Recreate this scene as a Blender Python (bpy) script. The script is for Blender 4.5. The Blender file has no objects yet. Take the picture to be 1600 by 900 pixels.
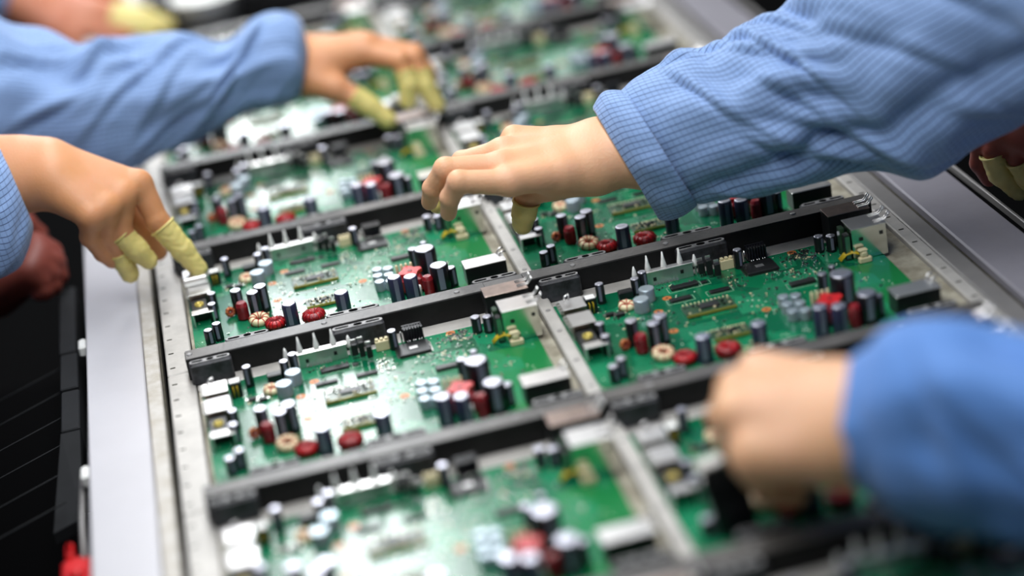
import bpy, math, random
import numpy as np
from mathutils import Vector, Matrix, noise

PI = math.pi
scene = bpy.context.scene
COL = scene.collection
DX = 0.30        # pitch of the two board columns (m)
DY = 0.251       # pitch of the tray rows (m)

# ------------------------------------------------------------------ camera
cam_data = bpy.data.cameras.new('camera')
cam = bpy.data.objects.new('camera', cam_data)
COL.objects.link(cam)
RX = Vector((0.966637988, -0.198712165, -0.161630678))
DN = Vector((-0.225908689, -0.363950049, -0.903607010))
FW = Vector((0.120732212, 0.909974635, -0.396698746))
CAM = Vector((-0.00349, -1.45015, 0.70476))
m = Matrix(((RX.x, -DN.x, -FW.x, CAM.x), (RX.y, -DN.y, -FW.y, CAM.y), (RX.z, -DN.z, -FW.z, CAM.z), (0, 0, 0, 1)))
cam.matrix_world = m
cam_data.sensor_width = 36.0
cam_data.lens = 72.0
cam_data.clip_start = 0.05
cam_data.clip_end = 60
cam_data.dof.use_dof = True
cam_data.dof.focus_distance = 1.755
cam_data.dof.aperture_fstop = 1.5
scene.camera = cam

# ------------------------------------------------------------------ world, line lamp, added lights, exposure
world = bpy.data.worlds.new('factory_air')
scene.world = world
world.use_nodes = True
bg = world.node_tree.nodes['Background']
bg.inputs[0].default_value = (0.55, 0.62, 0.75, 1)
bg.inputs[1].default_value = 0.035

def area(name, loc, size, size_y, energy, color, rot=(0, 0, 0)):
    d = bpy.data.lights.new(name, 'AREA')
    d.shape = 'RECTANGLE'
    d.size = size
    d.size_y = size_y
    d.energy = energy
    d.color = color
    o = bpy.data.objects.new(name, d)
    COL.objects.link(o)
    o.location = loc
    o.rotation_euler = rot
    return o

area('line_lamp', (0.078, 2.1, 0.95), 0.25, 5.6, 60, (0.95, 0.975, 1.0))
area('far_haze_light', (0.5, 6.2, 1.35), 2.4, 3.0, 80, (0.95, 0.975, 1.0))  # added light: its reflection pales the far boards like haze
area('fill_light', (-1.1, -0.9, 2.3), 0.35, 3.0, 10, (0.93, 0.97, 1.0), (0, math.radians(-28), 0))  # added fill from the left for the near sides of the hands
area('fill_light', (1.6, -1.2, 2.4), 0.35, 3.0, 2.5, (0.93, 0.97, 1.0), (0, math.radians(32), 0))  # weaker added fill from the right

scene.view_settings.view_transform = 'Standard'
scene.view_settings.look = 'None'
scene.view_settings.gamma = 1.0
scene.view_settings.use_curve_mapping = False
scene.view_settings.exposure = 0.0

# ------------------------------------------------------------------ materials
def rgb(r, g, b):
    f = lambda c: ((c / 255 + 0.055) / 1.055) ** 2.4 if c > 10 else c / 255 / 12.92
    return (f(r), f(g), f(b), 1)

def mat(name, col, rough=0.5, metal=0.0, spec=0.5, noise_amt=0.0, noise_scale=60, bump=0.0, bump_scale=200, col2=None, sss=0.0, coat=0.0):
    mt = bpy.data.materials.new(name)
    mt.use_nodes = True
    nt = mt.node_tree
    b = nt.nodes['Principled BSDF']
    b.inputs['Base Color'].default_value = col
    b.inputs['Roughness'].default_value = rough
    b.inputs['Metallic'].default_value = metal
    b.inputs['Specular IOR Level'].default_value = spec
    b.inputs['Coat Weight'].default_value = coat
    b.inputs['Coat Roughness'].default_value = 0.12
    if sss:
        b.inputs['Subsurface Weight'].default_value = sss
        b.inputs['Subsurface Radius'].default_value = (0.012, 0.005, 0.003)
        b.inputs['Subsurface Scale'].default_value = 0.6
    tc = nt.nodes.new('ShaderNodeTexCoord')
    if noise_amt or col2:
        n = nt.nodes.new('ShaderNodeTexNoise')
        n.inputs['Scale'].default_value = noise_scale
        n.inputs['Detail'].default_value = 6
        n.inputs['Roughness'].default_value = 0.65
        nt.links.new(tc.outputs['Object'], n.inputs['Vector'])
        r = nt.nodes.new('ShaderNodeValToRGB')
        r.color_ramp.elements[0].position = 0.35
        r.color_ramp.elements[1].position = 0.70
        c2 = col2 or tuple(min(1, c * (1 + noise_amt)) for c in col[:3]) + (1,)
        c1 = col if col2 else tuple(c * (1 - noise_amt) for c in col[:3]) + (1,)
        r.color_ramp.elements[0].color = c1
        r.color_ramp.elements[1].color = c2
        nt.links.new(n.outputs['Fac'], r.inputs['Fac'])
        nt.links.new(r.outputs['Color'], b.inputs['Base Color'])
    if bump:
        n2 = nt.nodes.new('ShaderNodeTexNoise')
        n2.inputs['Scale'].default_value = bump_scale
        n2.inputs['Detail'].default_value = 4
        nt.links.new(tc.outputs['Object'], n2.inputs['Vector'])
        bp = nt.nodes.new('ShaderNodeBump')
        bp.inputs['Strength'].default_value = bump
        bp.inputs['Distance'].default_value = 0.001
        nt.links.new(n2.outputs['Fac'], bp.inputs['Height'])
        nt.links.new(bp.outputs['Normal'], b.inputs['Normal'])
    return mt

M = {}
M['black_bar'] = mat('black_composite', rgb(12, 12, 13), 0.58, 0, 0.3, col2=rgb(26, 25, 26), noise_scale=45, bump=0.25, bump_scale=300)
M['black_scuffed'] = mat('black_scuffed_plastic', rgb(14, 14, 16), 0.5, 0, 0.5, col2=rgb(70, 70, 76), noise_scale=70, bump=0.3, bump_scale=240)
M['tray_metal'] = mat('dull_tray_metal', rgb(186, 182, 176), 0.42, 0.15, 0.5, noise_amt=0.18, noise_scale=26, bump=0.15, bump_scale=180)
M['tray_dirty'] = mat('stained_tray_floor', rgb(176, 170, 152), 0.6, 0.0, 0.4, col2=rgb(116, 108, 90), noise_scale=48, bump=0.3)
M['deck'] = mat('grey_painted_deck', rgb(202, 200, 204), 0.38, 0.15, 0.5, noise_amt=0.05, noise_scale=7, bump=0.05)
M['deck_shaded'] = mat('shaded_grey_deck', rgb(150, 147, 155), 0.42, 0.15, 0.4, noise_amt=0.10, noise_scale=9, bump=0.05)  # right deck: the light falling off there is put into a darker colour
M['deck_worn'] = mat('cream_worn_edge', rgb(200, 196, 190), 0.5, 0.1, 0.5, col2=rgb(172, 164, 150), noise_scale=60)
M['rail'] = mat('grey_guide_rail', rgb(150, 147, 145), 0.4, 0.4, 0.5, noise_amt=0.12, noise_scale=14)
M['groove'] = mat('grimy_groove', rgb(60, 56, 46), 0.8, 0, 0.3, noise_amt=0.5, noise_scale=90)
M['black_void'] = mat('matt_black_machine', rgb(3, 3, 4), 0.9, 0, 0.03)
M['dark_panel'] = mat('dark_grey_panel', rgb(34, 35, 37), 0.7, 0, 0.15, noise_amt=0.15, noise_scale=30)
M['steel'] = mat('bright_tin_plate', rgb(232, 230, 228), 0.33, 0.9, noise_amt=0.05, noise_scale=90, bump=0.12, bump_scale=140)
M['mirror'] = mat('mirror_tin_plate', rgb(222, 226, 222), 0.16, 1.0)
M['brushed'] = mat('brushed_aluminium', rgb(206, 216, 212), 0.36, 0.9)
M['brown_metal'] = mat('tarnished_tin_plate', rgb(188, 168, 158), 0.30, 1.0, noise_amt=0.15, noise_scale=110, bump=0.2, bump_scale=160)
M['bar_lit'] = mat('lit_bar_top', rgb(66, 63, 61), 0.42, 0, 0.6, col2=rgb(96, 92, 88), noise_scale=38, bump=0.2, bump_scale=300)  # glancing light on the bar tops, put into a greyer colour
M['rim'] = mat('worn_light_edge', rgb(112, 112, 114), 0.5, 0.1, 0.4, col2=rgb(170, 168, 166), noise_scale=200)
M['cap_black'] = mat('black_sleeve_plastic', rgb(20, 20, 26), 0.28, 0, 0.6)
M['cap_blue'] = mat('dark_blue_sleeve_plastic', rgb(48, 50, 76), 0.34, 0, 0.6)
M['cap_stripe'] = mat('pale_sleeve_stripe', rgb(120, 122, 140), 0.35, 0, 0.5)
M['alu'] = mat('aluminium_top', rgb(214, 214, 226), 0.34, 0.9, bump=0.05)
M['can'] = mat('brushed_can_metal', rgb(176, 190, 198), 0.38, 0.7)
M['chip'] = mat('black_epoxy', rgb(28, 29, 30), 0.38, 0, 0.5, noise_amt=0.15, noise_scale=300)
M['pin'] = mat('tinned_pin', rgb(220, 220, 214), 0.25, 1.0)
M['red'] = mat('red_lacquered_wire', rgb(196, 28, 34), 0.32, 0, 0.5, noise_amt=0.25, noise_scale=400, bump=0.5, bump_scale=600)
M['dark_red'] = mat('dark_red_lacquered_wire', rgb(132, 18, 28), 0.32, 0, 0.5, noise_amt=0.3, noise_scale=300, bump=0.5, bump_scale=600)
M['cream'] = mat('cream_nylon', rgb(226, 212, 170), 0.45, 0, 0.5)
M['white'] = mat('white_nylon', rgb(244, 244, 240), 0.42, 0, 0.5)
M['silk'] = mat('silkscreen_ink', rgb(176, 206, 180), 0.5)
M['orange'] = mat('copper_orange', rgb(196, 116, 58), 0.4, 0.2, 0.5)
M['yellow'] = mat('yellow_insulation', rgb(214, 184, 40), 0.4, 0, 0.5)
M['module'] = mat('module_board_dark_green', rgb(30, 62, 44), 0.3, 0, 0.5, col2=rgb(58, 84, 56), noise_scale=260)
M['gold'] = mat('gold_edge', rgb(190, 170, 80), 0.35, 0.4, 0.5)
M['skin_peach'] = mat('fair_skin', rgb(220, 170, 130), 0.5, 0, 0.35, col2=rgb(224, 172, 138), noise_scale=30, bump=0.35, bump_scale=420, sss=0.25)
M['skin_tan'] = mat('tan_skin', rgb(202, 142, 96), 0.5, 0, 0.35, col2=rgb(206, 146, 108), noise_scale=26, bump=0.2, bump_scale=420, sss=0.25)
M['skin_pink'] = mat('pink_skin', rgb(196, 124, 96), 0.5, 0, 0.35, col2=rgb(200, 130, 96), noise_scale=22, bump=0.2, bump_scale=420, sss=0.25)
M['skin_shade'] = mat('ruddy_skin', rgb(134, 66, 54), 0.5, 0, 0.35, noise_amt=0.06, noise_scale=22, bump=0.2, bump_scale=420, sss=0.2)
M['latex'] = mat('yellow_latex', rgb(222, 206, 128), 0.42, 0, 0.45, noise_amt=0.06, noise_scale=60, bump=0.4, bump_scale=120, sss=0.2)
M['clamp_red'] = mat('red_plastic', rgb(206, 24, 26), 0.35, 0, 0.5)
M['floor'] = mat('dark_shop_floor', rgb(6, 6, 7), 0.9, 0, 0.05, noise_amt=0.2, noise_scale=3)
M['wall'] = mat('dim_shop_wall', rgb(16, 16, 18), 0.85, 0, 0.2, noise_amt=0.1, noise_scale=2)

def board_material():
    mt = bpy.data.materials.new('green_solder_mask')
    mt.use_nodes = True
    nt = mt.node_tree
    N, L = nt.nodes, nt.links
    b = N['Principled BSDF']
    b.inputs['Roughness'].default_value = 0.21
    b.inputs['Specular IOR Level'].default_value = 0.66
    tc = N.new('ShaderNodeTexCoord')
    def math_(op, a, bb=None, c=None):
        n = N.new('ShaderNodeMath'); n.operation = op
        for i, v in enumerate((a, bb, c)):
            if v is None: continue
            if isinstance(v, (int, float)): n.inputs[i].default_value = v
            else: L.new(v, n.inputs[i])
        return n.outputs[0]
    def noise_(scale, detail=2.0, vec=None):
        n = N.new('ShaderNodeTexNoise'); n.inputs['Scale'].default_value = scale; n.inputs['Detail'].default_value = detail
        L.new(vec or tc.outputs['Object'], n.inputs['Vector']); return n.outputs['Fac']
    sep = N.new('ShaderNodeSeparateXYZ'); L.new(tc.outputs['Object'], sep.inputs[0])
    x, y = sep.outputs[0], sep.outputs[1]
    # copper pours: large patches
    vor = N.new('ShaderNodeTexVoronoi'); vor.inputs['Scale'].default_value = 34; vor.distance = 'CHEBYCHEV'
    L.new(tc.outputs['Object'], vor.inputs['Vector'])
    patch = N.new('ShaderNodeSeparateColor'); L.new(vor.outputs['Color'], patch.inputs[0])
    # trace bundles: fine lines along x or y in some patches, bent by the patch
    fx = math_('FRACT', math_('MULTIPLY', math_('ADD', x, math_('MULTIPLY', y, 0.35)), 560.0))
    fy = math_('FRACT', math_('MULTIPLY', y, 480.0))
    lx = math_('LESS_THAN', fx, 0.36)
    ly = math_('LESS_THAN', fy, 0.36)
    selx = math_('GREATER_THAN', patch.outputs[0], 0.66)
    sely = math_('GREATER_THAN', patch.outputs[1], 0.70)
    tr = math_('MAXIMUM', math_('MULTIPLY', lx, selx), math_('MULTIPLY', ly, sely))
    # silkscreen marks: sparse small dashes
    br = N.new('ShaderNodeTexVoronoi'); br.inputs['Scale'].default_value = 240; br.distance = 'CHEBYCHEV'
    L.new(tc.outputs['Object'], br.inputs['Vector'])
    d = math_('LESS_THAN', br.outputs['Distance'], 0.16)
    bc = N.new('ShaderNodeSeparateColor'); L.new(br.outputs['Color'], bc.inputs[0])
    zone = math_('GREATER_THAN', noise_(38, 1), 0.52)
    silk = math_('MULTIPLY', math_('MULTIPLY', d, math_('GREATER_THAN', bc.outputs[0], 0.55)), zone)
    # base greens
    def mix(f, a, bb):
        n = N.new('ShaderNodeMix'); n.data_type = 'RGBA'
        L.new(f, n.inputs[0])
        for i, v in ((6, a), (7, bb)):
            if isinstance(v, tuple): n.inputs[i].default_value = v
            else: L.new(v, n.inputs[i])
        return n.outputs[2]
    base = mix(math_('GREATER_THAN', patch.outputs[2], 0.55), rgb(2, 92, 60), rgb(5, 108, 68))
    xm = math_('GREATER_THAN', x, 0.165)
    ym = math_('LESS_THAN', y, 0.05)
    base = mix(math_('MULTIPLY', xm, ym), base, rgb(26, 122, 64))
    base = mix(tr, base, rgb(40, 142, 100))
    base = mix(silk, base, rgb(206, 222, 200))
    L.new(base, b.inputs['Base Color'])
    bp = N.new('ShaderNodeBump'); bp.inputs['Strength'].default_value = 0.10; bp.inputs['Distance'].default_value = 0.0004
    L.new(math_('ADD', math_('MULTIPLY', tr, 0.5), noise_(90, 3)), bp.inputs['Height'])
    L.new(bp.outputs['Normal'], b.inputs['Normal'])
    return mt
M['board'] = board_material()

def fabric_material(name, base_c, line_c, lines=0.75):
    mt = bpy.data.materials.new(name)
    mt.use_nodes = True
    nt = mt.node_tree
    N, L = nt.nodes, nt.links
    b = N['Principled BSDF']
    b.inputs['Roughness'].default_value = 0.72
    b.inputs['Specular IOR Level'].default_value = 0.3
    b.inputs['Sheen Weight'].default_value = 0.25
    b.inputs['Sheen Roughness'].default_value = 0.4
    uv = N.new('ShaderNodeUVMap'); uv.uv_map = 'weave'
    sep = N.new('ShaderNodeSeparateXYZ'); L.new(uv.outputs[0], sep.inputs[0])
    def math_(op, a, bb):
        n = N.new('ShaderNodeMath'); n.operation = op
        for i, v in enumerate((a, bb)):
            if isinstance(v, (int, float)): n.inputs[i].default_value = v
            elif v is not None: L.new(v, n.inputs[i])
        return n.outputs[0]
    fu = math_('FRACT', math_('MULTIPLY', sep.outputs[0], 1 / 0.0052), 0)
    fv = math_('FRACT', math_('MULTIPLY', sep.outputs[1], 1 / 0.0052), 0)
    lu = math_('LESS_THAN', fu, 0.13)
    lv = math_('MULTIPLY', math_('LESS_THAN', fv, 0.11), 0.38)
    ln = math_('MULTIPLY', math_('MAXIMUM', lu, lv), lines)
    nz = N.new('ShaderNodeTexNoise'); nz.inputs['Scale'].default_value = 900; nz.inputs['Detail'].default_value = 2
    L.new(uv.outputs[0], nz.inputs['Vector'])
    mx0 = N.new('ShaderNodeMix'); mx0.data_type = 'RGBA'
    L.new(nz.outputs['Fac'], mx0.inputs[0])
    mx0.inputs[6].default_value = tuple(c * 0.82 for c in base_c[:3]) + (1,)
    mx0.inputs[7].default_value = tuple(min(1, c * 1.18) for c in base_c[:3]) + (1,)
    mx = N.new('ShaderNodeMix'); mx.data_type = 'RGBA'
    L.new(ln, mx.inputs[0]); L.new(mx0.outputs[2], mx.inputs[6]); mx.inputs[7].default_value = line_c
    L.new(mx.outputs[2], b.inputs['Base Color'])
    bp = N.new('ShaderNodeBump'); bp.inputs['Strength'].default_value = 0.3; bp.inputs['Distance'].default_value = 0.0005
    L.new(nz.outputs['Fac'], bp.inputs['Height'])
    L.new(bp.outputs['Normal'], b.inputs['Normal'])
    return mt
M['fabric'] = fabric_material('blue_gridded_cotton', rgb(134, 162, 206), rgb(24, 40, 84), 0.9)
M['fabric_deep'] = fabric_material('deeper_blue_gridded_cotton', rgb(90, 136, 202), rgb(34, 66, 136), 0.4)

# ------------------------------------------------------------------ mesh helpers
class MB:
    """collects simple shapes into one mesh; material slots by name"""
    def __init__(s):
        s.v = []; s.f = []; s.m = []; s.mats = []; s.smooth = []
    def mi(s, name):
        if name not in s.mats: s.mats.append(name)
        return s.mats.index(name)
    def add(s, vs, fs, mname, smooth=False):
        o = len(s.v); s.v += [tuple(v) for v in vs]
        k = s.mi(mname)
        for f in fs:
            s.f.append(tuple(i + o for i in f)); s.m.append(k); s.smooth.append(smooth)
        return s
    def box(s, x0, x1, y0, y1, z0, z1, mname, bev=0.0):
        if bev <= 0:
            vs = [(x, y, z) for z in (z0, z1) for y in (y0, y1) for x in (x0, x1)]
            fs = [(0, 2, 3, 1), (4, 5, 7, 6), (0, 1, 5, 4), (2, 6, 7, 3), (0, 4, 6, 2), (1, 3, 7, 5)]
            return s.add(vs, fs, mname)
        b = min(bev, (x1 - x0) * 0.45, (y1 - y0) * 0.45, (z1 - z0) * 0.45)
        def ring(i, z): return [(x0 + i + b, y0 + i, z), (x1 - i - b, y0 + i, z), (x1 - i, y0 + i + b, z), (x1 - i, y1 - i - b, z),
                                (x1 - i - b, y1 - i, z), (x0 + i + b, y1 - i, z), (x0 + i, y1 - i - b, z), (x0 + i, y0 + i + b, z)]
        vs = ring(b, z0) + ring(0, z0 + b) + ring(0, z1 - b) + ring(b, z1)
        fs = [tuple(reversed(range(8))), tuple(range(24, 32))]
        for k in range(3):
            for i in range(8):
                j = (i + 1) % 8
                fs.append((k * 8 + i, k * 8 + j, k * 8 + 8 + j, k * 8 + 8 + i))
        return s.add(vs, fs, mname)
    def lathe(s, prof, mname, n=20, c=(0, 0, 0), cap=True, smooth=True):
        vs = []; fs = []
        for r, z in prof:
            for i in range(n):
                a = 2 * PI * i / n
                vs.append((c[0] + r * math.cos(a), c[1] + r * math.sin(a), c[2] + z))
        for k in range(len(prof) - 1):
            for i in range(n):
                j = (i + 1) % n
                fs.append((k * n + i, k * n + j, k * n + n + j, k * n + n + i))
        s.add(vs, fs, mname, smooth)
        if cap:
            o = len(s.v) - len(vs)
            km = s.mi(mname)
            s.f.append(tuple(reversed([o + i for i in range(n)]))); s.m.append(km); s.smooth.append(False)
            s.f.append(tuple(o + (len(prof) - 1) * n + i for i in range(n))); s.m.append(km); s.smooth.append(False)
        return s
    def tube(s, pts, r, mname, n=8, closed=False):
        pts = [Vector(p) for p in pts]
        vs = []; fs = []; K = len(pts)
        rr = r if isinstance(r, (list, tuple)) else [r] * K
        for k, p in enumerate(pts):
            if closed: t = pts[(k + 1) % K] - pts[k - 1]
            else: t = pts[min(k + 1, K - 1)] - pts[max(k - 1, 0)]
            t.normalize()
            up = Vector((0, 0, 1)) if abs(t.z) < 0.9 else Vector((1, 0, 0))
            a = t.cross(up).normalized(); b2 = t.cross(a)
            for i in range(n):
                g = 2 * PI * i / n
                vs.append(p + (a * math.cos(g) + b2 * math.sin(g)) * rr[k])
        for k in range(K if closed else K - 1):
            for i in range(n):
                j = (i + 1) % n; k2 = (k + 1) % K
                fs.append((k * n + i, k2 * n + i, k2 * n + j, k * n + j))
        if not closed:
            fs.append(tuple(range(n))); fs.append(tuple(reversed(range((K - 1) * n, K * n))))
        return s.add(vs, fs, mname, True)
    def mesh(s, name):
        me = bpy.data.meshes.new(name)
        me.from_pydata(s.v, [], s.f)
        for n_ in s.mats: me.materials.append(M[n_])
        me.polygons.foreach_set('material_index', s.m)
        me.polygons.foreach_set('use_smooth', s.smooth)
        me.update()
        return me
    def build(s, name, parent=None, loc=(0, 0, 0), rz=0.0):
        o = bpy.data.objects.new(name, s.mesh(name))
        COL.objects.link(o)
        o.location = loc; o.rotation_euler = (0, 0, rz)
        if parent: o.parent = parent
        return o

def empty(name, loc=(0, 0, 0), rz=0.0):
    o = bpy.data.objects.new(name, None)
    COL.objects.link(o)
    o.empty_display_size = 0.02
    o.location = loc; o.rotation_euler = (0, 0, rz)
    return o

def tag(o, label=None, cat=None, group=None, kind=None):
    if label: o['label'] = label
    if cat: o['category'] = cat
    if group: o['group'] = group
    if kind: o['kind'] = kind
    return o

def copy_tree(o, parent=None):
    c = o.copy(); COL.objects.link(c)
    if parent: c.parent = parent
    for ch in list(o.children):
        copy_tree(ch, c)
    return c

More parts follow.
